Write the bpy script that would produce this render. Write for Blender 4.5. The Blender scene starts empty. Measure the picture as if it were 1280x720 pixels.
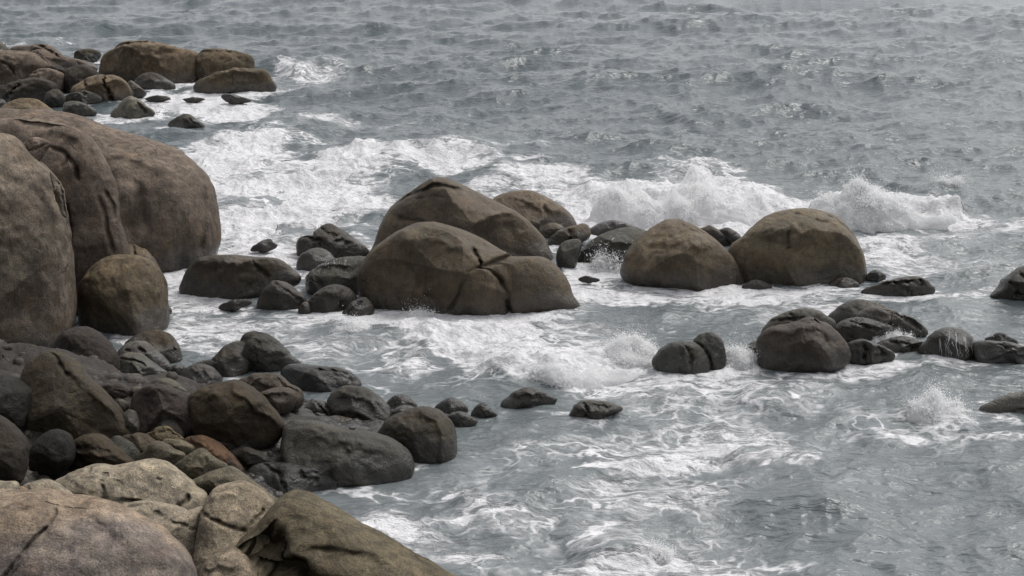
import bpy, math, random, zlib
import numpy as np
from mathutils import Vector

random.seed(7)
SC = bpy.context.scene
COL = SC.collection
R = math.radians

# ------------------------------------------------------------------ camera
F = 2100.0                      # focal length in pixels of the 1280 wide photo
PITCH = R(14.2)
CAM = np.array([0.0, 0.0, 10.0])
cs, sn = math.cos(PITCH), math.sin(PITCH)
RIGHT = np.array([1.0, 0, 0]); UP = np.array([0, sn, cs]); FWD = np.array([0, cs, -sn])

def ray(px, py):
    px = np.asarray(px, float); py = np.asarray(py, float)
    u = (px-640)/F; v = -(py-360)/F
    return FWD + u[..., None]*RIGHT + v[..., None]*UP

def at(px, py, z=0.0):
    """the point of the level z that the photo shows at a pixel"""
    d = ray(px, py)
    t = (z-CAM[2])/d[..., 2]
    return CAM + d*t[..., None]

def to_px(P):
    q = P-CAM
    d = q@FWD
    return 640+F*(q@RIGHT)/d, 360-F*(q@UP)/d

cd = bpy.data.cameras.new('camera'); cam = bpy.data.objects.new('camera', cd); COL.objects.link(cam)
cam.location = CAM; cam.rotation_euler = (R(90)-PITCH, 0, 0)
cd.sensor_width = 36; cd.lens = 36*F/1280; cd.clip_start = .5; cd.clip_end = 9000
SC.camera = cam

# ------------------------------------------------------------------ noise
def _h(ix, iy, iz, seed):
    n = (ix.astype(np.int64)*374761393 + iy.astype(np.int64)*668265263 + iz.astype(np.int64)*2147483647 + seed*974711) & 0x7fffffff
    n = ((n ^ (n >> 13))*1274126177) & 0x7fffffff
    n = ((n ^ (n >> 15))*374761393) & 0x7fffffff
    return (n & 0xffff)/32767.5-1

def vnoise(p, seed=0):
    i = np.floor(p); f = p-i; u = f*f*f*(f*(f*6-15)+10); i = i.astype(np.int64)
    x, y, z = i.T; a, b, c = u.T
    def L(dz):
        c00 = _h(x, y, z+dz, seed); c10 = _h(x+1, y, z+dz, seed); c01 = _h(x, y+1, z+dz, seed); c11 = _h(x+1, y+1, z+dz, seed)
        return (c00*(1-a)+c10*a)*(1-b)+(c01*(1-a)+c11*a)*b
    return L(0)*(1-c)+L(1)*c

def fbm(p, octv=3, seed=0, gain=.5):
    s = 0; a = 1; t = 0
    for k in range(octv):
        s = s+a*vnoise(p*(2.03**k)+k*17.3, seed+k); t += a; a *= gain
    return s/t

def smooth(a, b, x):
    t = np.clip((x-a)/(b-a), 0, 1); return t*t*(3-2*t)

# ------------------------------------------------------------------ mesh helper
def mesh_obj(name, V, quads, mat, parent=None, attrs=None, tris=None, smooth_shade=True):
    me = bpy.data.meshes.new(name)
    V = np.asarray(V, np.float32)
    faces = []; 
    nq = 0 if quads is None else len(quads); nt = 0 if tris is None else len(tris)
    me.vertices.add(len(V)); me.vertices.foreach_set('co', V.ravel())
    loops = np.concatenate([np.asarray(quads, np.int32).ravel() if nq else np.zeros(0, np.int32), np.asarray(tris, np.int32).ravel() if nt else np.zeros(0, np.int32)])
    starts = np.concatenate([np.arange(nq)*4, nq*4+np.arange(nt)*3]).astype(np.int32)
    me.loops.add(len(loops)); me.loops.foreach_set('vertex_index', loops)
    me.polygons.add(nq+nt); me.polygons.foreach_set('loop_start', starts)
    me.polygons.foreach_set('use_smooth', np.full(nq+nt, smooth_shade, bool))
    for k, a in (attrs or {}).items():
        at_ = me.attributes.new(k, 'FLOAT', 'POINT'); at_.data.foreach_set('value', np.asarray(a, np.float32))
    me.update(calc_edges=True); me.validate()
    me.materials.append(mat)
    o = bpy.data.objects.new(name, me); COL.objects.link(o)
    if parent: o.parent = parent
    return o

def tag(o, label=None, cat=None, group=None, kind=None):
    for k, v in (('label', label), ('category', cat), ('group', group), ('kind', kind)):
        if v: o[k] = v
    return o

# ------------------------------------------------------------------ node helpers
class NT:
    def __init__(s, mat):
        mat.use_nodes = True; s.t = mat.node_tree; s.t.nodes.clear()
    def n(s, typ, **kw):
        nd = s.t.nodes.new(typ)
        ins = kw.pop('ins', {})
        for k, v in kw.items(): setattr(nd, k, v)
        for k, v in ins.items(): s.set(nd.inputs[k], v)
        return nd
    def set(s, sock, v):
        if isinstance(v, bpy.types.NodeSocket): s.t.links.new(v, sock)
        else: sock.default_value = v
    def math(s, op, a, b=None, c=None, clamp=False):
        nd = s.n('ShaderNodeMath', operation=op, use_clamp=clamp)
        for i, v in enumerate((a, b, c)):
            if v is not None: s.set(nd.inputs[i], v)
        return nd.outputs[0]
    def vmath(s, op, a, b=None, scale=None):
        nd = s.n('ShaderNodeVectorMath', operation=op); s.set(nd.inputs[0], a)
        if b is not None: s.set(nd.inputs[1], b)
        if scale is not None: s.set(nd.inputs['Scale'], scale)
        return nd.outputs[0]
    def noise(s, vec, scale, detail=3, rough=.5, dist=0, out=0):
        nd = s.n('ShaderNodeTexNoise', ins={'Vector': vec, 'Scale': scale, 'Detail': detail, 'Roughness': rough, 'Distortion': dist}); return nd.outputs[out]
    def voro(s, vec, scale, feature='F1', rnd=1.0):
        nd = s.n('ShaderNodeTexVoronoi', feature=feature, ins={'Vector': vec, 'Scale': scale, 'Randomness': rnd}); return nd.outputs['Distance']
    def ramp(s, x, a, b, lo=0.0, hi=1.0, mode='SMOOTHSTEP'):
        nd = s.n('ShaderNodeMapRange', interpolation_type=mode, ins={'Value': x, 'From Min': a, 'From Max': b, 'To Min': lo, 'To Max': hi}); return nd.outputs[0]
    def mix(s, f, a, b, blend='MIX'):
        nd = s.n('ShaderNodeMix', data_type='RGBA', blend_type=blend); s.set(nd.inputs[0], f)
        for sock, v in ((nd.inputs[6], a), (nd.inputs[7], b)):
            s.set(sock, v if isinstance(v, bpy.types.NodeSocket) else tuple(v)+((1,) if len(v) == 3 else ()))
        return nd.outputs[2]
    def attr(s, name, typ='GEOMETRY', out='Fac'):
        return s.n('ShaderNodeAttribute', attribute_name=name, attribute_type=typ).outputs[out]

# ------------------------------------------------------------------ rock material
def rock_material():
    m = bpy.data.materials.new('granite'); t = NT(m)
    co = t.n('ShaderNodeTexCoord').outputs['Object']
    oi = t.n('ShaderNodeObjectInfo')
    off = t.vmath('ADD', co, t.vmath('SCALE', (37., 91., 53.), scale=oi.outputs['Random']))
    geo = t.n('ShaderNodeNewGeometry')
    wet = t.attr('wet', 'OBJECT'); spk = t.attr('speckle', 'OBJECT'); cav = t.attr('cavity'); lich = t.attr('lichen')
    tint = oi.outputs['Color']
    n_big = t.noise(off, .9, 4, .55)
    n_mid = t.noise(off, 5, 5, .6, .6)
    n_fine = t.noise(off, 38, 4, .65)
    n_str = t.noise(t.vmath('MULTIPLY', off, (2.5, 2.5, .55)), 2.2, 4, .6, 1.2)
    v = t.ramp(n_big, .3, .72, .70, 1.28, 'LINEAR')
    v = t.math('MULTIPLY', v, t.ramp(n_mid, .28, .75, .74, 1.25, 'LINEAR'))
    v = t.math('MULTIPLY', v, t.ramp(n_fine, .3, .72, .62, 1.38, 'LINEAR'))
    col = t.vmath('SCALE', tint, scale=v)
    # hue drift: greenish algae in patches, pinkish feldspar elsewhere
    col = t.mix(t.ramp(n_str, .5, .72, 0, .3), col, t.mix(1.0, col, (.92, .92, .66), 'MULTIPLY'))
    col = t.mix(t.ramp(t.noise(off, 1.7, 3), .52, .75, 0, .45), col, t.mix(1.0, col, (1.16, .98, .86), 'MULTIPLY'))
    # water stains running down
    st = t.ramp(n_str, .32, .52, .62, 0)
    col = t.mix(st, col, t.vmath('SCALE', col, scale=.52))
    # dark stain patches and pits
    pit = t.ramp(t.voro(off, 7.5), .055, .10, .75, 0)
    pit = t.math('MULTIPLY', pit, t.ramp(n_big, .45, .6))
    col = t.mix(pit, col, t.vmath('SCALE', col, scale=.3))
    # pale and dark crystals
    sp = t.voro(off, 46)
    spm = t.math('MULTIPLY', t.ramp(sp, .20, .30, 1, 0), t.ramp(n_mid, .42, .62))
    col = t.mix(t.math('MULTIPLY', spm, t.math('ADD', .22, t.math('MULTIPLY', spk, .78))), col, t.mix(1., col, (2.1, 2.05, 1.9), 'MULTIPLY'))
    sp2 = t.ramp(t.voro(t.vmath('ADD', off, (9., 4., 2.)), 60), .22, .32, 1, 0)
    col = t.mix(t.math('MULTIPLY', sp2, t.math('ADD', .3, t.math('MULTIPLY', spk, .4))), col, t.vmath('SCALE', col, scale=.42))
    # sky light put into the colour: paler upward faces where not wet
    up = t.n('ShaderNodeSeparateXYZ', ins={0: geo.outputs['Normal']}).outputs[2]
    top_light = t.math('MULTIPLY', t.ramp(up, .3, 1.0), t.math('SUBTRACT', 1, t.math('MINIMUM', 1, t.math('MULTIPLY', wet, 1.5))))
    col = t.mix(t.math('MULTIPLY', top_light, t.ramp(n_mid, .35, .65, .25, .75)), col, t.mix(1., col, (1.95, 1.88, 1.75), 'MULTIPLY'))
    face_shade = t.math('MULTIPLY', t.ramp(t.math('ADD', up, t.math('MULTIPLY', t.math('SUBTRACT', n_mid, .5), .5)), .55, -.15), .62)  # shade painted in: side and under faces darkened in the colour
    col = t.mix(face_shade, col, t.vmath('SCALE', t.mix(1., col, (1.02, .95, .84), 'MULTIPLY'), scale=.42))
    col = t.mix(lich, col, t.mix(1., col, (1.24, 1.15, .98), 'MULTIPLY'))
    col = t.mix(t.math('MULTIPLY', cav, .85), col, t.vmath('SCALE', col, scale=.3))
    # wet zone: low down near the water, and on rocks the swell washes over
    z = t.n('ShaderNodeSeparateXYZ', ins={0: geo.outputs['Position']}).outputs[2]
    zz = t.math('ADD', z, t.math('MULTIPLY', t.math('SUBTRACT', n_big, .5), .9))
    low = t.ramp(zz, .22, .70, 1, 0)
    w = t.math('MAXIMUM', t.math('MULTIPLY', low, .92), t.math('MULTIPLY', wet, t.ramp(t.noise(off, 1.3, 3), .3, .6, .6, 1.0)))
    col = t.mix(w, col, t.vmath('SCALE', t.mix(.25, col, (.07, .068, .06)), scale=.48))
    rough = t.math('SUBTRACT', t.ramp(n_mid, .3, .7, .72, .92), t.math('MULTIPLY', w, .62))
    h = t.math('ADD', t.math('MULTIPLY', n_mid, .05), t.math('MULTIPLY', n_fine, .014))
    h = t.math('ADD', h, t.math('MULTIPLY', n_big, .05))
    h = t.math('SUBTRACT', h, t.math('MULTIPLY', pit, .03))
    h = t.math('ADD', h, t.math('MULTIPLY', t.noise(off, 120, 2, .6), .0035))
    # hairline joints
    wv = t.vmath('ADD', off, t.vmath('SCALE', t.n('ShaderNodeTexNoise', ins={'Vector': off, 'Scale': 1.4, 'Detail': 3.}).outputs['Color'], scale=.9))
    ck = t.ramp(t.voro(wv, .42, 'DISTANCE_TO_EDGE'), .0, .018, 1, 0)
    ck = t.math('MULTIPLY', ck, t.ramp(t.noise(off, .8, 2), .56, .66))
    h = t.math('SUBTRACT', h, t.math('MULTIPLY', ck, .03))
    col = t.mix(t.math('MULTIPLY', ck, .7), col, t.vmath('SCALE', col, scale=.35))
    bmp = t.n('ShaderNodeBump', ins={'Strength': 1.0, 'Distance': 1.0, 'Height': h})
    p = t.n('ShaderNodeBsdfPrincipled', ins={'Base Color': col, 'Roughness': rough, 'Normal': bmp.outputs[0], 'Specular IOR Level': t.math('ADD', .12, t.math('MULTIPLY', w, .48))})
    o = t.n('ShaderNodeOutputMaterial'); t.t.links.new(p.outputs[0], o.inputs[0])
    return m
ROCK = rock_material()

# ------------------------------------------------------------------ shore
SHX = np.array([-60, 40, 150, 225, 330, 400, 470, 520, 570, 520, 430, 370, 450, 560, 640, 760.])
SHY = np.array([440, 446, 456, 460, 464, 468, 484, 508, 545, 585, 615, 640, 690, 735, 780, 900.])
SHP = at(SHX, SHY)
_o = np.argsort(SHP[:, 1]); SHD = SHP[_o, 1]; SHW = SHP[_o, 0]
def shore_z(x, y):
    x = np.asarray(x, float); y = np.asarray(y, float)
    d = np.interp(y, SHD, SHW)-x
    d = np.where(y > SHD[-1], np.minimum(d, 0)-(y-SHD[-1])*1.0, d)
    z = np.where(d > 0, .22*d, .45*d)
    z = np.where(z > 0, z*(1-smooth(29.0, 32.5, y)), z)      # the channel runs in behind the pile
    return np.clip(z, -3.0, 2.4)-.05-.25*smooth(29.5, 32.5, y)

# ------------------------------------------------------------------ boulders
def catmull(P, n=10):
    P = np.asarray(P, float); N = len(P); out = []
    for i in range(N):
        p0, p1, p2, p3 = P[(i-1) % N], P[i], P[(i+1) % N], P[(i+2) % N]
        for k in range(n):
            t = k/n
            out.append(.5*((2*p1)+(-p0+p2)*t+(2*p0-5*p1+4*p2-p3)*t*t+(-p0+3*p1-3*p2+p3)*t**3))
    return np.array(out)

def seg_dist(P, A, B):
    AB = B-A; t = np.clip(((P-A)@AB)/max(AB@AB, 1e-9), 0, 1)
    return np.linalg.norm(P-(A+t[:, None]*AB), axis=1), t

def line_dist(P, L):
    best = np.full(len(P), 1e9); bt = np.zeros(len(P))
    n = len(L)-1
    for i in range(n):
        d, t = seg_dist(P, L[i], L[i+1])
        m = d < best; best[m] = d[m]; bt[m] = (i+t[m])/n
    return best, bt

def inflate(outline, thick, seed, detail=1.0, lump=1.0, facets=3, grooves=(), deep=1.0, stretch=1.35, expo=None, lean=.12):
    """a closed rounded body whose contour, seen square on, is the outline. returns grid (u right, v up, w toward viewer) in pixels"""
    rs = np.random.RandomState(seed)
    P = catmull(outline); lo, hi = P.min(0), P.max(0); w_, h_ = hi-lo
    # centroid
    x, y = P.T; x2, y2 = np.roll(x, -1), np.roll(y, -1); cr = x*y2-x2*y; A = cr.sum()/2
    c = np.array([((x+x2)*cr).sum()/(6*A), ((y+y2)*cr).sum()/(6*A)])
    q = P-c; ang = np.arctan2(-q[:, 1], q[:, 0]); rad = np.hypot(q[:, 0], q[:, 1])
    per = np.hypot(x2-x, y2-y).sum()
    nt = int(np.clip(per*.62*detail, 40, 420)); nt += nt % 2; nf = int(np.clip(nt*.42, 18, 170))
    th = np.arange(nt)/nt*2*math.pi-math.pi
    a3 = np.concatenate([ang-2*math.pi, ang, ang+2*math.pi]); r3 = np.tile(rad, 3); o = np.argsort(a3)
    Rr = np.interp(th, a3[o], r3[o])
    Ff = np.fft.rfft(Rr); Ff[5:] = 0; Rs = np.fft.irfft(Ff, nt)
    phi = (np.arange(1, nf)/nf)*math.pi
    e = expo or rs.uniform(.72, .98)
    s = np.sin(phi)**e; cz = np.sign(np.cos(phi))*np.abs(np.cos(phi))**rs.uniform(.85, 1.05)
    T = thick*.5*math.sqrt(w_*h_)
    k = s[:, None]**5
    RR = Rs[None, :]*(1-k)+Rr[None, :]*k
    U = RR*s[:, None]*np.cos(th)[None, :]; Vv = RR*s[:, None]*np.sin(th)[None, :]; W = np.repeat(T*cz[:, None], nt, 1)
    # the summit line leans back a little and the belly forward, as worn boulders do
    W = W-lean*Vv
    u = np.concatenate([[0], U.ravel(), [0]]); v = np.concatenate([[0], Vv.ravel(), [0]]); w = np.concatenate([[T], W.ravel(), [-T]])
    X = np.stack([u, v, w], 1)
    sz = math.sqrt(w_*h_)
    rim = np.concatenate([[0], np.repeat(np.sin(phi), nt), [0]])
    # planed faces
    wb = fbm(X/sz*3+seed % 67, 3, seed % 211)*.045*sz
    for _ in range(facets):
        n = rs.normal(size=3); n[2] = abs(n[2])*1.3+.25; n /= np.linalg.norm(n)
        pr = X@n; d0 = np.quantile(pr, rs.uniform(.78, .94)); ex = np.maximum(pr-d0+wb*.5, 0)
        X = X-n*(ex*rs.uniform(.6, .92)*(1-.75*rim**4))[:, None]
    # lumps
    d = X/(np.linalg.norm(X, axis=1)[:, None]+1e-6)
    amp = (1-.72*rim**4)
    f = fbm(X/sz*2.3+seed % 97, 3, seed % 1000)*.060*sz*lump+fbm(X/sz*7+seed % 89, 3, seed % 500)*.018*sz*lump
    X = X+d*(f*amp)[:, None]
    rg = 1-np.abs(fbm(X/sz*3.1+seed % 59, 3, seed % 400)); st = smooth(.72, .97, rg)          # worn ribs and steps
    X = X-d*(st*.020*sz*lump*amp*smooth(-.1, .5, vnoise(X/sz*1.7+5, seed % 77)))[:, None]
    X = X+d*(fbm(X/sz*16+seed % 71, 2, seed % 300)*.006*sz*lump)[:, None]
    cav = np.zeros(len(X))
    pp = np.stack([X[:, 0]+c[0], c[1]-X[:, 1]], 1)
    wob = np.stack([fbm(X/sz*9+3, 2, 5), fbm(X/sz*9+7, 2, 9)], 1)
    for L, gw, gd in grooves:
        dist, t = line_dist(pp+wob*gw*1.1, L)
        taper = np.clip(np.minimum(t, 1-t)*8+.25, 0, 1)
        if gd > 0 and gw < 4: taper = taper*np.clip(.75+.7*fbm(X/sz*14+11, 2, 3), .25, 1.3)
        prof = np.exp(-(dist/gw)**2)*taper*(X[:, 2] > -.15*T)
        X[:, 2] -= gd*deep*prof
        if gd < 0: X[:, 1] += -gd*.25*prof
        if gd > 0 and gw < 4: cav = np.maximum(cav, np.exp(-(dist/(gw*.75))**2)*taper*(X[:, 2] > -.1*T)*min(1, gd/5))
    # bring the contour back onto the outline after all the wear
    for _ in range(3):
        tq = np.arctan2(X[:, 1], X[:, 0]); rq = np.hypot(X[:, 0], X[:, 1])/(1-X[:, 2]/F)
        b = ((tq+math.pi)/(2*math.pi)*nt).astype(int) % nt
        M = np.zeros(nt); np.maximum.at(M, b, rq)
        M = np.maximum.reduce([np.roll(M, -1), M, np.roll(M, 1)])
        kf = np.clip(Rr/np.maximum(M, 1e-3), .8, 1.3)
        kf = np.convolve(np.concatenate([kf[-3:], kf, kf[:3]]), np.ones(7)/7, 'valid')
        kk = np.interp((tq+math.pi)/(2*math.pi)*nt, np.arange(nt+1), np.append(kf, kf[0]))
        X[:, :2] *= kk[:, None]
    X[:, 1] = np.where(X[:, 1] < 0, X[:, 1]*stretch, X[:, 1])
    # faces
    idx = lambda i, j: 1+i*nt+(j % nt)
    i, j = np.meshgrid(np.arange(nf-2), np.arange(nt), indexing='ij'); i = i.ravel(); j = j.ravel()
    quads = np.stack([idx(i, j), idx(i+1, j), idx(i+1, j+1), idx(i, j+1)], 1)
    jj = np.arange(nt); last = len(X)-1
    tris = np.concatenate([np.stack([np.zeros(nt, int), idx(0, jj), idx(0, jj+1)], 1), np.stack([np.full(nt, last), idx(nf-2, jj+1), idx(nf-2, jj)], 1)])
    return X, c, quads, tris, cav, T, (nf, nt)

def place(X, c, contact, level, grid, T):
    """scale the body to metres so that its front meets the ground (or water) where the photo shows it"""
    s_off = ((c[0]-640)/F, -(c[1]-360)/F)
    def world(s):
        return CAM+s*(FWD+(s_off[0]+X[:, :1]/F)*RIGHT+(s_off[1]+X[:, 1:2]/F)*UP-(X[:, 2:3]/F)*FWD)
    D = world(1.0)
    py = to_px(D)[1]
    m = (np.abs(X[:, 0]) < max(6, .12*np.abs(X[:, 0]).max())) & (X[:, 1] < 0) & (X[:, 2] > 0)
    ii = np.where(m)[0]
    if len(ii) == 0: ii = np.arange(len(X))
    k = ii[np.argmin(np.abs(py[ii]-contact))]
    kz = D[k, 2]-CAM[2]
    z = 0.0 if level is True else level; s = (z-CAM[2])/kz
    if level is True:
        for _ in range(6):
            q = CAM+s*(D[k]-CAM); z = .5*z+.5*float(np.maximum(shore_z(q[0], q[1]), .03)); s = (z-CAM[2])/kz
    return world(s), s

WATERLINE = []     # points where rocks meet the sea, for the foam
def parse_grooves(s):
    out = []
    for g in s.split('/'):
        g = g.strip()
        if not g: continue
        a, w, d = g.split(';')
        out.append((np.array([[float(v) for v in p.split(',')] for p in a.split()]), float(w), float(d)))
    return out

def trickle(o, Q, P, X, T, seed, long_):
    """thin white water running down the face of a rock"""
    rs = np.random.RandomState(seed); u, v = to_px(P)
    f = np.where(X[:, 2] > -.05*T)[0]; u, v, q = u[f], v[f], Q[f]
    m = P[f, 2] > .02; u, v, q = u[m], v[m], q[m]
    V = []; Fq = []
    for _ in range(36 if long_ else 20):
        x = rs.uniform(u.min()+(.30 if long_ else .12)*np.ptp(u), u.max()-.04*np.ptp(u)); col = np.abs(u-x) < 3.0
        if col.sum() < 6: continue
        top, bot = v[col].min(), v[col].max()
        a = top+(bot-top)*rs.uniform(.02, .75 if long_ else .1); b = a+(bot-a)*(rs.uniform(.2, .9) if long_ else rs.uniform(.05, .3))
        w = .0022*math.exp(rs.normal()*.8+.4); n = 14; pts = []
        for k in range(n):
            x += rs.normal()*.55; xx = x; vv = a+(b-a)*k/(n-1)
            j = np.argsort((u-xx)**2+(v-vv)**2)[:4]; pts.append(q[j].mean(0))
        pts = np.array(pts); pts[1:-1] = (pts[:-2]+pts[1:-1]*2+pts[2:])/4
        nr = pts-q.mean(0); nr /= np.linalg.norm(nr, axis=1)[:, None]; pts = pts+nr*.012
        i0 = len(V)
        for k in range(n):
            ww = w*math.sin(math.pi*(k+.7)/(n+.4))*rs.uniform(.6, 1.3)
            V += [pts[k]-RIGHT*ww, pts[k]+nr[k]*.005, pts[k]+RIGHT*ww]
        for k in range(n-1):
            for s in (0, 1): Fq.append([i0+3*k+s, i0+3*k+3+s, i0+3*k+4+s, i0+3*k+1+s])
    if Fq:
        w = mesh_obj('running_water', np.array(V), np.array(Fq), WHITE, parent=o); w['kind'] = 'stuff'

def build_rocks():
    for line in ROCKS.strip().split('\n'):
        name, cat, grp, tint, wet, cy, th, label, outl, gro = [q.strip() for q in line.split('|')]
        outline = [tuple(map(float, p.split(','))) for p in outl.split()]
        seed = zlib.crc32(label.encode()) % 100003
        rs = np.random.RandomState(seed)
        land = grp in ('pile', 'front'); dim = dict(pile=.50, edge=.62, front=.84, far=.80, giant=.94, centre=.92, surf=.78).get(grp, .8)
        small = max(np.ptp([p[0] for p in outline]), 1) < 45
        X, c, quads, tris, cav, T, grid = inflate(outline, float(th), seed, detail=1.0 if not small else 1.4, lump=dict(centre=.7, far=1.3, giant=1.15, front=.85, right=1.3).get(grp, 1.0), facets=dict(centre=4, far=9, right=8, front=4, pile=7).get(grp, 6), lean=.55 if grp == 'front' else .15, deep=1.1 if grp == 'centre' else 1.6,
            expo=.72 if grp == 'front' else None,
            grooves=parse_grooves(gro), stretch=1.12 if land else 1.4)
        P, s = place(X, c, float(cy.split('@')[0]), float(cy.split('@')[1]) if '@' in cy else True if land else (.16 if grp in ('far', 'right', 'awash') else .08), grid, T)
        base = P.mean(0); base[2] = P[:, 2].min() if land else min(0, P[:, 2].min()*.3)
        at_ = {'cavity': cav}
        if tint == 'mauvel':      # the upper edge of the big slab weathers to tan
            u_, v_ = to_px(P); at_['lichen'] = smooth(22, -16, v_-np.interp(u_, [-90, 40, 110, 170, 260], [700, 668, 640, 650, 690])+fbm(P*1.2, 3, 2)*26)
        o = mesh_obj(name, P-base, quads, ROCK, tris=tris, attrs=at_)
        o.location = base
        g = rs.uniform(.88, 1.12)
        tc = TINT[tint]; g *= dim; wm = 0 if grp == 'front' else 1; o.color = (tc[0]*g*(1.03 if wm else 1.06), tc[1]*g*rs.uniform(.97, 1.0), tc[2]*g*(rs.uniform(.87, .96) if wm else .95), 1)
        o['wet'] = max(float(wet), dict(pile=.22, edge=.45, surf=.5, centre=.35).get(grp, 0)); o['speckle'] = 1.0 if tint.startswith('speckle') or tint in ('pale', 'tanl') else .25
        tag(o, label, cat, GROUPS[grp], 'thing')
        if 'streaming down' in label or 'trickling' in label: trickle(o, P-base, P, X, T, seed, 'streaming down' in label)
        if True:
            m = np.abs(P[:, 2]) < .10
            q = P[m]
            if len(q): WATERLINE.append((q[::max(1, len(q)//160), :2], float(np.ptp(P[:, 0]))))
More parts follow.
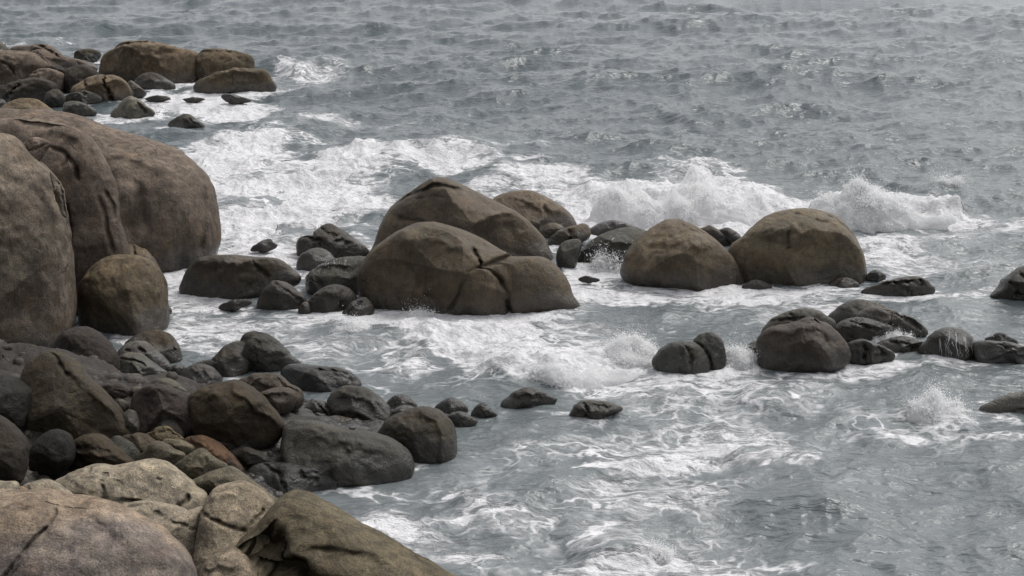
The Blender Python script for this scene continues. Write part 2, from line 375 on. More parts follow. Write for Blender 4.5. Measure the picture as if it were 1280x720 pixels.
# name | category | group | tint | wet | contact row | thickness | label | outline | grooves
ROCKS = '''
boulder|boulder|far|tan|.1|101|1.0|big smooth tan boulder at the far point, largest there, with a crack along its crown|124,98 123,80 132,64 150,53 165,50 190,52 225,59 246,64 249,76 246,93 238,102 160,102|134,63 150,58 169,56 195,55;2;5
boulder|boulder|far|brown|.1|99|1.0|squared brown block at the far point against the big tan boulder, above a slab|245,98 244,76 250,64 259,60 280,61 300,64 314,69 318,82 314,95 280,101|250,66 266,65 300,68;2;2
rock_slab|rock slab|far|olive|.2|113|1.0|low wide rock slab at the far point, lying in front of the squared brown block|242,110 245,99 266,91 297,85 328,86 337,93 344,113 300,116 250,116|262,98 300,90 330,92;4;-3
boulder|boulder|far|dark|.3|110|1.0|dark smooth low boulder below the big tan boulder on the far point|166,103 170,96 178,91 191,90 209,98 222,110 200,114 170,112|
boulder|boulder|far|dark|.1|76|1.0|dark flat topped rock peeping over the ridge just left of the big tan boulder|92,70 96,62 105,61 117,61 126,67 122,76 105,80 94,78|
rock_slab|rock slab|far|mauve|.0|90|1.1|long pinkish brown sloping ridge with open cracks along the top of the far point|10,64 12,58 18,54 34,54 60,55 70,62 82,70 100,73 117,76 122,84 112,92 88,92 60,90 30,84|41,55 52,58 60,62 70,68 81,73;1.6;4/40,65 50,62 58,62;1.3;3/98,80 106,77 117,77;1.3;3
boulder|boulder|far|mauve|.0|113|1.0|smooth purple grey sloping rock face at the left edge of the far point|-14,70 -4,62 8,62 25,63 41,65 52,73 62,82 58,90 36,100 20,113 -14,116|8,80 18,86 25,93;1.4;3
boulder|boulder|far|mauve|.1|118|1.0|light topped squat boulder with a dark shaded front in the middle of the far point|36,93 45,87 60,85 72,88 80,93 80,104 74,118 55,122 36,118|36,93 50,91 60,88;2;2
boulder|boulder|far|dark|.1|116|1.0|dark pyramid shaped boulder on the far point behind the split boulder|79,112 81,90 88,84 104,80 114,84 122,89 124,98 112,112 90,120|
boulder|boulder|far|tan|.1|125|1.0|split boulder on the far point with a deep groove down its middle|88,115 96,103 114,95 130,93 146,94 159,103 166,121 150,127 115,127|131,92 135,109 142,126;1.8;9/105,99 109,108 112,114;1.3;4
rock|rock|far|grey|.2|121|1.0|small grey rock tucked against the right side of the split boulder|157,108 159,102 165,100 175,108 184,116 170,123 160,122|
boulder|boulder|far|dark|.2|129|1.0|dark rounded lump at the far point, left of the grey knobbly rock|54,127 58,115 69,111 77,115 82,124 77,131 62,132|
boulder|boulder|far|dark|.2|128|1.0|dark shadowed rock mass at the foot of the purple grey rock face|-14,108 8,104 28,99 45,96 66,102 68,116 62,130 20,132 -14,132|30,104 22,116 10,124;3;5
rock|rock|far|grey|.2|127|1.0|grey knobbly rock in front of the split boulder at the foam edge|79,122 84,116 100,113 118,115 129,125 118,130 85,129|96,117 104,114 110,120;2;3
boulder|boulder|far|grey|.2|141|1.0|smooth grey egg shaped boulder in foam just above the giant left boulder|78,134 81,127 89,125 103,128 118,135 122,142 100,146 80,143|
rock|rock|far|pale|.5|141|.9|pale wet pyramid rock awash with foam near the far point|136,142 150,127 162,120 174,124 186,133 196,141 180,147 150,147|171,126 177,132 183,141;1.3;4
boulder|boulder|far|dark|.4|161|1.0|lone dark domed boulder in white foam between the far point and the giant left boulder|208,155 219,146 234,142 247,149 257,157 249,165 220,166|228,150 240,148 250,156;3;-2
rock|rock|far|dark|.6|124|.8|thin dark flat rock awash under the dark smooth low boulder|178,124 186,120 196,119 207,120 217,123 200,127|
rock|rock|far|dark|.6|125|.8|thin dark flat rock awash, middle one of three in front of the low slab|225,125 232,122 240,121 252,122 260,125 240,128|
rock|rock|far|dark|.6|126|.8|dark narrow slanting rock awash below the right end of the low slab|275,119 280,116 288,117 304,121 318,126 295,129 280,125|
rock|rock|far|grey|.1|72|1.0|grey rock cut by the left picture edge at the top of the far point|-12,64 -6,53 2,53 7,57 11,64 4,76 -12,76|
rock|rock|far|dark|.2|135|1.0|small dark rock at the left picture edge just above the giant boulder|-8,126 0,123 6,126 9,131 4,137 -8,137|
rock|rock|awash|dark|.7|198@.07|.8|tiny dark rock barely breaking the foam, leftmost of three beyond the giant boulder|320,198 326,195 334,196 340,199 330,201|
rock|rock|awash|dark|.7|204@.07|.8|tiny dark rock barely breaking the foam, middle of three beyond the giant boulder|346,203 354,200 362,200 368,203 357,206|
rock|rock|awash|dark|.7|207@.07|.8|tiny dark rock barely breaking the foam, rightmost of three beyond the giant boulder|373,206 379,204 386,205 390,208 381,210|
boulder|boulder|giant|brown|.0|150|1.0|rounded hump showing behind the top of the giant left boulder|2,134 22,123 36,122 46,124 58,131 70,142 60,160 5,160|
boulder|boulder|giant|giantb|.05|338|.7|giant rounded brown boulder with a tall dark right face, largest rock at the left|-60,150 -20,136 0,133 25,134 60,136 92,142 130,157 158,165 176,170 219,185 250,208 265,233 272,255 276,280 273,300 270,318 258,332 226,345 180,346 100,360 0,360 -60,330|180,200 192,240 196,290;14;5/262,235 266,262 262,300;3;3/106,168 110,182 112,196;3;5/245,300 240,320 236,340;4;4
boulder|boulder|giant|mauve|.05|398|.45|furrowed purple brown lobe leaning on the giant boulder, cracked along its left side|-70,170 -20,150 10,146 40,149 70,153 92,160 108,170 122,188 134,208 142,230 146,250 148,272 156,294 162,312 158,340 140,380 110,412 50,425 -70,420|64,185 82,192 96,206 102,224;2.2;4/100,210 104,226;2;5/40,200 54,210 66,222 78,240 88,262 92,300;3;7/110,168 113,186 118,200;3;4/133,240 140,258 141,276;2;5/125,245 130,265 133,290 140,310;2.5;3/88,196 86,206 80,212;2;3/60,164 80,166 96,176;6;-4/24,152 60,158 85,170;8;4
boulder|boulder|giant|speckle|.0|446|.75|huge speckled grey boulder at the left picture edge, bounded by a deep curved crack|-130,230 -80,184 -30,168 0,166 20,174 42,198 60,217 75,250 84,280 88,312 90,350 88,390 72,416 0,434 -130,430|
rock|rock|giant|mauve|.0|203@3.75|.7|small angular block wedged at the top of the curved crack in the giant boulder|27,182 34,174 46,171 64,179 56,190 46,200 36,196|30,190 48,186 60,178;1.5;2
rock|rock|giant|mauve|.0|262@2.95|.7|narrow upright flake of rock standing in the curved crack|60,216 64,214 72,222 79,236 83,252 84,264 78,262 68,240|71,221 79,240 84,262;1.2;4
boulder|boulder|giant|olive|.1|415|1.0|olive brown barrel shaped boulder at the foot of the giant boulder, beside the channel|98,390 104,350 120,328 140,319 155,318 172,319 188,327 200,342 205,365 211,405 205,416 160,424 110,418|178,322 184,330 190,334;2;3
boulder|boulder|giant|tan|.2|350|1.0|tan rounded boulder half hidden behind the olive brown barrel shaped boulder|140,330 148,308 165,303 176,308 186,315 197,330 204,348 190,360 150,360|166,306 170,316 172,326;1.5;3
rock|rock|giant|olive|.1|420|1.0|small olive rock at the left picture edge under the huge speckled boulder|-34,380 -10,371 2,373 14,381 21,395 23,416 10,428 -34,428|
boulder|boulder|surf|brown|.4|371|1.0|long low brown boulder lying in the channel right of the giant boulder|223,357 230,339 244,323 258,318 272,317 317,320 347,322 367,336 377,348 366,357 319,369 292,374 247,369 227,364|316,321 326,334 340,348;2.5;3/245,330 290,328 330,330;5;-3
boulder|boulder|surf|dark|.5|386|1.0|small dark wedge boulder just below the right end of the long low brown boulder|320,381 325,367 335,355 343,350 358,353 372,363 384,375 378,385 350,389 331,389|343,351 358,362 378,378;2;2
boulder|boulder|surf|darkred|.5|322|1.0|dark brown lumpy boulder with a notched top, left of the tall central boulders|370,312 371,300 376,293 386,292 394,288 403,281 415,279 426,286 437,293 450,302 462,312 455,325 415,328 378,322|378,296 388,299 400,300 412,308;3;4/402,284 410,292 424,296;2.5;4/388,304 396,312;3;-3/420,300 440,306;3;3
boulder|boulder|surf|grey|.4|336|1.0|grey smooth boulder under the notched dark brown boulder|370,332 373,321 378,316 392,310 405,311 418,321 420,334 400,343 380,343|
boulder|boulder|surf|green|.5|366|1.0|dark green grey block with white water trickling over its top edge|381,350 384,342 390,335 411,325 436,320 455,321 462,340 460,368 420,374 392,370 384,362|393,334 415,330 440,331;2;-2/400,345 405,360;3;3
boulder|boulder|surf|dark|.5|391|1.0|dark rounded boulder in front of the green grey block|378,386 384,374 400,361 419,355 436,360 446,372 446,388 425,394 392,394|386,378 410,366 430,366;4;-2
rock|rock|surf|dark|.5|396|1.0|small dark rock against the lower left of the main central boulder|420,398 428,388 437,379 453,371 464,378 468,390 458,400 435,402|430,394 442,384 452,377;1.4;3
rock|rock|surf|darkred|.5|391|1.0|little reddish rock between the dark wedge boulder and the dark rounded boulder|372,389 376,380 382,377 388,381 390,391 380,394|
rock|rock|awash|dark|.6|310|.9|small dark pointed rock alone in the white foam of the channel|310,311 322,303 336,298 342,302 348,308 335,313 318,313|
rock|rock|awash|dark|.8|384|.7|flat dark ledge awash below the long low brown boulder|268,385 280,377 296,374 312,375 318,380 296,386|
rock|rock|awash|dark|.7|391|.9|tiny dark rock in the water touching the olive brown barrel boulder|205,390 207,385 212,384 215,388 213,392|
boulder|boulder|centre|brown|.35|335|1.0|tall dark brown boulder with a curved ridge on top, behind the main central boulder|462,312 468,296 481,267 495,250 519,235 539,223 557,221 577,230 603,243 644,263 667,281 685,302 698,326 700,338 640,350 540,350 470,340|495,258 508,247 527,238 542,233 556,232 583,239;2.6;6/500,248 525,233 548,227;5;-4/498,272 530,285 560,290;4;3/620,270 640,282 652,300;12;5/520,250 545,246 560,250;2;2
boulder|boulder|centre|olive|.3|396|.95|main central boulder, wide and olive brown, with a deep diagonal crack|446,352 449,332 463,312 492,290 519,278 535,276 548,277 574,285 603,298 629,313 647,320 660,319 675,319 691,326 702,338 713,353 721,366 727,380 692,388 615,394 557,398 527,402 498,395 463,389 450,370|589,309 596,318 603,328 613,338 621,349 628,360 633,372 638,386;2.2;10/603,300 622,318 628,340 640,370;9;4/585,345 576,358 562,378;2.2;4/500,300 540,300 580,310 610,315;8;-4/535,360 541,362;3;4
boulder|boulder|centre|tan|.1|292|1.0|tan dome shaped boulder behind the right shoulder of the tall dark brown boulder|606,262 615,247 632,239 656,237 673,241 697,253 714,267 722,280 715,292 680,300 620,290|640,250 670,256 700,270;6;-3
rock|rock|centre|brown|.3|297|1.0|small brown rock at the foot of the tan dome shaped boulder|672,288 678,282 691,278 703,282 706,290 695,299 678,299|
rock|rock|centre|brown|.4|306|1.0|angular brown rock with a square right end below the tan dome|682,301 693,290 711,283 725,279 732,278 738,287 737,299 716,306 694,310|708,284 712,292 712,302;1.6;3
boulder|boulder|centre|dark|.4|292|1.0|flat dark rock behind the grey green sloping boulder|734,289 745,279 764,275 780,277 790,280 800,287 790,298 745,298|
boulder|boulder|centre|green|.4|335|1.0|small upright dark green boulder squeezed beside the tall dark brown boulder|695,325 697,312 703,303 717,298 725,300 728,308 722,325 717,337 704,339|
boulder|boulder|centre|green|.4|332|1.0|grey green sloping boulder with a splash bursting at its front|712,332 717,318 724,311 746,295 775,285 795,284 812,292 805,320 790,336 750,338 718,337|730,318 752,304 780,296;6;-2
boulder|boulder|centre|brown|.35|360|1.0|peaked brown boulder standing left of the big round right hand boulder|774,336 778,325 782,315 798,295 818,282 834,274 844,273 854,274 870,282 890,295 910,313 926,332 932,356 878,361 818,354 785,346|790,320 810,308 840,306 870,300;9;-4/800,312 830,298;4;2/845,276 858,285 880,296;5;3
boulder|boulder|centre|brownl|.3|357|1.0|big round brown boulder at the right end of the central row, lighter on top|909,318 914,304 929,292 944,280 959,269 982,262 1011,260 1037,265 1050,272 1060,283 1071,300 1082,326 1079,345 1060,358 975,361 930,358 914,336|979,282 978,298 977,312;3;4/1030,270 1046,276 1058,288 1064,300;3;5/920,300 950,290 990,288;7;-4/1010,276 1030,280 1040,284;2.5;3/990,268 1006,272;2;3
rock|rock|centre|darkred|.4|308|1.0|small dark reddish rock in the gap behind the two big right boulders|875,287 880,283 888,281 897,286 908,294 916,303 908,313 888,308|
rock|rock|centre|dark|.4|308|1.0|small dark round rock in the gap, touching the big round brown boulder|897,290 901,286 910,284 918,288 926,295 922,306 906,308|
rock|rock|centre|dark|.8|357|.8|low dark wet rock at the waterline under the peaked brown boulder|820,353 828,344 840,339 860,338 878,341 891,351 880,360 840,360|
rock|rock|centre|dark|.8|360|.8|low dark wet rock at the waterline between the peaked and the round brown boulders|926,359 934,352 943,349 956,351 966,358 960,363 936,364|
rock|rock|centre|darkred|.7|359|.9|little brown rock at the lower right foot of the big round brown boulder|1034,357 1041,350 1051,346 1064,348 1074,354 1072,362 1050,363|
rock|rock|right|dark|.7|367|.9|low jagged dark rock in the foam right of the big round brown boulder|1072,365 1084,357 1096,352 1119,348 1134,345 1146,344 1158,348 1166,356 1170,365 1142,371 1100,370|1096,354 1120,353 1140,350;2;4/1110,350 1124,360 1140,366;2;3/1148,347 1152,358;2;4
rock|rock|right|dark|.7|347|.9|tiny dark rock just above the low jagged dark rock|1079,347 1086,340 1096,337 1104,341 1109,347 1095,351|
boulder|boulder|right|dark|.7|369|1.0|dark wet rock cut off by the right picture edge|1233,368 1240,360 1248,353 1266,339 1282,331 1320,330 1345,350 1345,372 1290,376 1240,372|1252,352 1262,358 1268,366;2;4/1270,342 1276,352;2;3
rock|rock|awash|dark|.8|350|.8|small dark rock awash in front of the splash at the grey green boulder|722,350 729,344 740,346 754,350 738,353|
boulder|boulder|right|green|.6|463|1.0|left half of a pair of dark boulders in the broken wave, larger and lower|814,453 822,439 832,431 842,427 856,426 869,428 884,441 888,458 878,466 856,468 830,464|855,430 862,444 862,462;1.8;3
boulder|boulder|right|green|.6|456|1.0|right half of a pair of dark boulders in the broken wave, smaller and upright|866,430 870,422 877,417 890,415 902,423 906,436 908,447 902,459 888,461 874,446|868,428 880,436 887,450;1.8;3
boulder|boulder|right|darkred|.4|461|1.0|chunky dark red brown boulder, most rounded of the low right cluster|946,434 948,422 956,412 969,406 995,402 1006,397 1016,396 1026,401 1037,405 1056,424 1065,443 1052,456 1012,463 974,468 952,460|998,400 1008,401 1018,399 1024,404;2;4/960,415 985,411 1010,406;4;-2/1006,410 1020,416 1030,430;5;3
boulder|boulder|right|slate|.5|425@.32|1.0|dark grey rock showing behind the chunky dark red brown boulder|950,416 961,401 980,390 1006,385 1022,387 1035,394 1046,405 1030,425 970,428|963,402 985,399 1004,396;2.5;4/985,390 990,398;2;3
boulder|boulder|right|grey|.5|400@.36|1.0|low grey brown ridge rock at the back of the low right cluster|1030,398 1040,388 1058,377 1076,374 1094,377 1110,384 1124,390 1115,402 1070,406 1040,406|
boulder|boulder|right|grey|.5|411@.34|1.0|low grey brown rock sloping down to the right, before the low ridge rock|1068,399 1073,392 1081,384 1098,382 1124,391 1145,397 1163,411 1156,418 1130,416 1090,408|1100,385 1122,396 1144,406;2;3/1120,394 1135,398 1150,408;2;3
rock|rock|right|dark|.8|446@.24|.9|wet dark rock half swamped by foam right of the chunky boulder|1056,440 1062,427 1076,423 1088,426 1102,431 1116,439 1121,448 1095,452 1064,452|1076,428 1082,438 1078,446;2;4/1096,432 1104,444;2;3
boulder|boulder|right|dark|.9|445|1.0|domed dark boulder with white water streaming down its front|1147,436 1158,425 1171,413 1186,409 1198,410 1208,414 1218,424 1223,441 1212,450 1180,450 1158,444|
boulder|boulder|right|green|.7|449|.9|low dark green rock at the right picture edge beside the streaming boulder|1218,444 1218,428 1228,424 1245,425 1266,428 1284,433 1310,440 1310,454 1260,453 1228,454|1246,428 1256,434 1268,434;2;3
rock|rock|right|slate|.8|428|.8|thin slate coloured rock awash behind the low dark green rock|1230,424 1240,418 1252,415 1262,420 1275,428 1262,434 1240,432|
rock|rock|right|film|.9|517@.02|.8|smooth half submerged rock at the right picture edge under a film of water|1220,515 1232,504 1246,497 1265,491 1290,489 1330,495 1340,516 1290,521 1240,520|
rock_slab|rock slab|right|dark|.8|420@.30|.9|low wet ledge joining the chunky boulder to the low ridge rock behind it|1034,416 1044,404 1062,397 1082,397 1102,402 1122,411 1110,420 1070,424 1044,422|1060,400 1080,408 1100,414;2;3
rock_slab|rock slab|right|slate|.8|436@.16|.9|long flat wet ledge between the wet ridge and the streaming boulder|1092,430 1108,423 1130,420 1150,424 1160,432 1146,438 1110,438|1110,426 1130,430 1146,434;2;3
rock|rock|right|dark|.7|442|.9|tiny dark rock at the left foot of the chunky dark red brown boulder|928,438 936,430 945,425 950,434 945,444 934,444|
boulder|boulder|edge|dark|.5|510|1.0|dark dome alone in the shallows, largest of the loose rocks off the pile|624,503 632,495 641,489 659,484 675,487 688,493 699,500 690,507 672,513 645,514 630,510|640,492 660,488 680,492;4;-2
rock|rock|edge|olivedark|.5|524|1.0|mottled olive wedge rock alone in the shallows, farthest from the pile|707,521 714,510 722,503 729,500 748,501 768,504 782,513 758,522 735,528 712,529|728,502 734,512 732,524;2;4/740,505 760,508;3;3
rock|rock|edge|dark|.5|514|1.0|dark blunt rock just right of the big rounded boulder, behind a flat wet rock|541,511 551,501 562,497 570,498 578,503 587,513 572,519 550,518|
rock|rock|edge|dark|.6|519|1.0|small pointed dark rock in the shallows left of the lone dark dome|588,518 592,510 598,505 606,503 614,511 623,519 606,523 594,523|
rock|rock|edge|slate|.8|530|.8|flat wet grey rock in the shallows under the dark blunt rock|548,524 560,517 576,514 590,520 600,527 585,533 566,535|
rock|rock|edge|dark|.4|508|1.0|small dark rock above the big rounded boulder, right of the smooth dark one|483,504 488,497 496,493 508,494 516,500 523,508 508,513 490,513|
boulder|boulder|edge|slate|.4|526|1.0|smooth dark grey oval boulder with fine scratches at the edge of the pile|409,507 411,495 417,488 432,481 446,482 460,486 478,498 491,512 486,528 455,532 425,526|425,492 450,494 475,506;5;-2
rock|rock|edge|darkred|.3|522|1.0|small brown rock peeping over the shoulder of the big rounded boulder|483,523 489,513 504,506 520,509 528,518 515,530 490,531|
rock|rock|edge|olivedark|.2|521|1.0|small dark angular rock left of the smooth dark grey oval boulder|380,512 386,504 393,499 403,501 412,507 422,518 414,526 398,523|393,500 402,508 412,521;1.5;3
rock|rock|edge|tan|.3|534|.8|flat tan rock lying between the speckled long boulder and the oval boulder|400,527 408,521 418,518 432,521 448,525 470,530 478,535 455,541 420,540 406,534|
rock|rock|edge|grey|.2|524|1.0|round grey pebble sized stone behind the speckled long boulder|360,521 365,515 374,511 386,511 394,517 397,524 382,529 366,527|
rock|rock|edge|slate|.2|519|1.0|tiny dark grey stone left of the round grey stone|349,516 352,511 357,510 363,514 364,520 357,524 351,521|
boulder|boulder|edge|olivedark|.3|574|1.0|big rounded dark boulder standing in the shallows at the end of the pile|471,545 474,536 485,522 505,513 527,508 542,510 553,515 566,529 572,552 570,571 555,577 518,582 492,574 476,560|530,512 548,524 554,545 552,570;3;-2/500,520 530,518;4;2
boulder|boulder|edge|speckledark|.3|605|.9|long speckled dark boulder sloping down into the water|350,560 353,536 360,527 368,524 393,526 429,536 466,540 494,551 513,567 518,583 505,600 456,612 420,610 380,596 356,580|380,532 430,546 480,560;8;-3/360,530 400,534;5;2
rock_slab|rock slab|edge|green|.3|616|.9|dark green angular slab under the long speckled boulder at the waterline|308,590 313,582 328,577 350,578 375,581 400,584 421,587 429,600 414,614 364,624 330,617 312,605|328,580 350,590 362,606;2;4/375,583 382,595 400,600;3;3/395,588 415,592;2;3
rock|rock|edge|dark|.2|577|1.0|small black rock above the dark green angular slab|340,572 345,566 354,562 364,566 372,574 366,581 346,580|
rock|rock|pile|dark|.1|577|1.0|black oval rock right of the orange brown boulder|287,568 292,562 307,559 320,563 332,570 339,577 318,582 294,577|
rock|rock|pile|darkred|.1|557|1.0|dim reddish black rock behind the orange brown boulder|264,552 270,546 281,542 295,545 302,556 290,563 270,562|
boulder|boulder|pile|slate|.3|466|1.0|tall dark tent shaped boulder at the seaward side of the pile|298,440 300,425 307,416 319,413 336,418 353,431 366,444 378,455 352,468 322,472 302,462|302,424 318,418 334,424;4;-2
boulder|boulder|pile|olivedark|.2|472|1.0|smooth boulder with a mossy yellow green crown beside the tall tent shaped boulder|230,456 250,450 266,446 278,434 288,428 303,426 314,431 319,441 317,458 305,472 293,478 272,472 248,464|
boulder|boulder|pile|slate|.3|491|1.0|long flat black boulder with a stepped top at the water edge of the pile|350,470 353,459 360,454 375,453 397,457 419,459 436,464 446,471 452,479 448,487 419,496 382,497 360,488|395,459 415,463 440,470;1.8;4/415,466 445,478;2;2
boulder|boulder|pile|mauve|.1|504|1.0|pinkish grey ridged boulder with a pale vein|295,478 309,468 329,465 349,469 363,479 376,485 380,500 370,512 345,512 310,500|313,485 320,474 330,468;1.4;-2/345,472 360,482 374,490;2.5;3
boulder|boulder|pile|mauve|.1|514|1.0|pinkish grey block with a flat pale top, below the ridged boulder with a vein|318,496 325,488 349,484 364,486 370,498 365,512 350,518 330,512|326,492 348,489 364,491;2;-2
boulder|boulder|pile|olivebrown|.05|555|.9|large dark brown boulder with a greenish top in mid pile|231,505 236,493 254,482 274,478 294,475 309,481 325,492 340,509 354,526 355,540 335,558 285,566 250,556 236,530|238,496 256,488 280,486;6;-3/296,480 318,500 345,530;5;-3
boulder|boulder|pile|grey|.05|487|1.0|grey rounded boulder left of the mossy crowned boulder|221,482 223,472 229,461 244,455 259,456 270,463 278,474 270,486 252,492 230,492|240,460 262,464 272,474;4;-2
boulder|boulder|pile|brown|.05|456|1.0|brown dome with a dark rim at the back of the pile beside the channel|155,432 164,421 178,415 193,412 206,415 217,423 225,437 227,455 212,464 180,462 160,450|204,416 214,424 221,440;1.5;3
boulder|boulder|pile|greyl|.05|466|1.0|grey boulder with two small dark pits, lying against the brown dome|146,444 155,430 170,426 184,428 197,440 212,453 216,459 207,466 180,468 152,460|176,434 184,440;1.6;4/160,436 166,437;2;3
boulder|boulder|pile|greyl|.05|480|1.0|grey boulder with a pale slanting split face, below the boulder with pits|140,470 143,450 151,443 163,440 178,443 190,452 206,462 211,471 188,477 165,489 146,486|152,447 172,449 188,457;1.2;4/172,452 180,462 186,474;3;-4
rock|rock|pile|slate|.05|469|1.0|small dark block wedged between the brown dome and the grey rounded boulder|208,463 218,456 230,457 229,468 216,472|
rock|rock|pile|greyl|.0|492|1.0|light grey rock capping the gap above the dark plum boulder|182,484 193,474 206,472 219,476 229,484 235,492 215,502 190,498|
boulder|boulder|pile|plum|.05|538|1.0|dark plum boulder in the pile, left of the large greenish topped boulder|163,510 167,492 178,483 193,479 207,481 221,487 234,494 246,508 250,525 235,545 200,550 170,540|180,486 205,484 225,492;5;-2
rock|rock|pile|greyl|.0|498|1.0|tiny pale stone left of the dark plum boulder|158,492 163,485 172,483 181,486 178,497 165,500|
rock|rock|pile|plum|.0|497|1.0|small purplish rock left of the dark plum boulder|122,488 126,481 138,479 149,478 157,485 160,495 148,502 130,500|
rock|rock|pile|greyl|.0|512|1.0|pale grey rounded stone under the small purplish rock|141,506 144,502 150,499 158,502 161,509 154,517 145,515|
rock|rock|pile|grey|.0|538|1.0|narrow grey rock beside the right foot of the dark tent shaped slab|153,522 156,514 163,512 170,516 175,533 172,544 160,544|
boulder|boulder|pile|plumdark|.0|486|1.0|tall dark dome at the back left of the pile, before the giant boulder|62,436 73,421 85,411 99,408 113,410 125,418 137,430 147,444 148,462 138,478 110,490 75,480|80,420 100,414 118,420;6;-2
rock|rock|pile|brown|.0|478|1.0|small brown rock against the tall dark dome|94,456 104,446 111,443 118,448 125,459 129,478 118,488 100,482|
boulder|boulder|pile|olivedark|.0|540|.8|dark tent shaped slab with a long pale right edge at the left of the pile|24,500 26,466 33,451 45,443 60,437 72,439 85,448 99,459 111,472 125,485 140,502 156,522 168,538 166,548 140,554 70,560 36,540|62,441 72,447 82,459 92,468;2;4/95,462 120,487 150,522;4;-3
rock|rock|pile|olivedark|.0|448@1.35|1.0|flat greenish rock resting on top of the dark tent shaped slab|27,438 30,431 41,431 52,436 60,440 50,446 38,449 29,447|
boulder|boulder|pile|tan|.0|450|1.0|tan rock at the left picture edge behind the pale yellow block|-30,424 -12,414 2,415 9,419 17,430 28,442 34,452 15,460 -30,460|
rock|rock|pile|yellow|.0|472|1.0|pale yellow flat sided block at the left picture edge|-30,452 0,449 19,446 31,451 29,462 29,478 10,482 -30,482|0,456 18,455 28,458;2;-2
rock|rock|pile|slatedark|.0|530|1.0|black shadowed rock under the pale yellow block|-40,476 0,468 14,471 27,477 41,487 44,508 36,538 10,552 -40,552|
boulder|boulder|pile|plumdark|.0|600|1.0|dark rounded boulder at the left picture edge above the foreground slabs|-50,522 -15,516 0,522 17,534 29,547 34,562 32,586 20,604 -50,610|
boulder|boulder|pile|olivebrown|.0|584|.9|brown striped boulder sloping right, behind the foreground tan slab|82,575 86,556 100,545 115,542 130,546 143,556 160,569 172,581 150,594 110,598 88,592|95,560 120,556 145,566;3;2/92,568 120,564 150,575;3;-2
rock|rock|pile|slatedark|.0|586|1.0|black lump left of the brown striped boulder|36,570 42,554 58,539 76,538 90,550 92,575 70,592 42,590|
rock|rock|pile|green|.0|574|1.0|dark green leaning rock between the brown striped and the tan grey rocks|134,556 138,548 147,544 160,551 173,562 178,574 170,583 150,576|
rock|rock|pile|tan|.0|568|1.0|tan grey rock behind the small cracked tan blocks|150,550 156,543 175,541 188,546 198,553 196,566 178,576 162,566|
rock|rock|pile|slate|.0|546|1.0|rounded grey rock standing above the flat yellowish tan plate|179,540 181,533 188,526 203,520 215,519 223,529 231,546 215,556 190,554|
rock|rock|pile|yellow|.0|560|.8|flat yellowish tan plate lying on the cracked tan blocks|177,545 190,537 199,533 210,533 220,541 232,550 215,556 195,553|200,540 212,538 224,546;1.5;3
rock|rock|pile|tanl|.0|576|.8|small tan slab with a clean straight lower edge among the cracked blocks|200,553 208,547 230,551 246,557 247,563 232,571 216,564|
rock|rock|pile|tanl|.0|592|.8|rounded tan block left of the small tan slab with a straight edge|172,576 182,560 192,552 203,552 218,561 232,569 226,582 200,588|
boulder|boulder|pile|tanl|.0|606|.8|tan block with a pointed top under the orange brown boulder|208,586 230,571 245,562 254,561 266,570 287,583 268,594 236,603 214,600|258,572 262,576;2;3
rock_slab|rock slab|pile|tanl|.0|646|.8|long tan slab running down to the right, below the block with a pointed top|228,606 256,591 276,585 290,583 308,596 330,611 351,626 342,637 300,648 250,632|260,594 290,594 330,620;4;-2
boulder|boulder|pile|orange|.0|588|.95|orange brown smooth boulder, warmest coloured rock of the pile|228,556 231,547 239,544 250,543 265,548 283,562 300,578 306,588 296,600 265,594 240,576|240,549 262,554 290,578;4;-2
boulder|boulder|front|pale|.0|640|.85|pale tan foreground boulder with pitted top and a creased middle|62,606 82,592 111,582 124,582 137,584 158,580 178,576 192,577 206,580 228,595 244,608 259,620 250,650 180,664 120,656 80,630|130,596 138,604 141,617 150,626;2.5;5/156,620 180,622 206,631 222,634 236,624 240,612;2.4;7/112,584 116,590;1.6;4/70,606 90,616 110,628;3;3/136,586 132,598;4;4/200,596 206,598;1.6;3/152,596 158,598;1.6;3
rock_slab|rock slab|front|pale|.0|705|.7|pale tan foreground slab under the pitted boulder, stepping down to the mauve slab|112,654 139,637 172,630 206,634 230,640 250,638 250,676 246,720 200,740 140,720|150,646 172,654 190,662 210,672;2;5/190,640 225,652 245,664;2;4
rock_slab|rock slab|front|mauvel|.0|790|.7|broad mauve foreground slab filling the lower left corner, with one long crack|-90,640 -40,622 0,622 42,622 69,627 100,630 131,638 167,653 194,667 222,689 240,714 250,760 180,830 -90,830|14,740 25,714 34,700 44,684 56,668 67,656;2.2;8/67,656 72,646 66,636;2;4/110,640 150,660 190,680 225,710;7;-3/80,650 120,652 150,668;10;4/30,640 50,636 80,634;3;3
rock_slab|rock slab|front|pale|.0|634|.8|small pale tan wedge between the mauve slab and the pitted boulder|26,612 30,605 42,601 56,600 70,606 82,613 106,630 90,640 50,634|44,620 40,612 34,606;1.5;3
rock_slab|rock slab|front|pale|.0|630|.8|pale tan flat rock at the left picture edge above the mauve slab|-60,612 -20,602 0,602 17,602 23,611 26,626 0,638 -60,638|
rock|rock|front|tan|.0|628|.8|narrow tan sliver of rock between two pale foreground rocks|20,612 25,608 36,615 47,623 36,632 24,630|
boulder|boulder|front|tanl|.0|735|.8|upright tan foreground boulder split by a level crack|236,720 243,690 248,645 252,630 262,615 276,610 290,607 304,609 315,614 330,624 342,640 345,690 320,740 260,760|249,639 262,643 280,652 296,658 312,664;1.8;7/262,620 290,616 310,622;6;-2/330,636 318,650 314,664;3;3
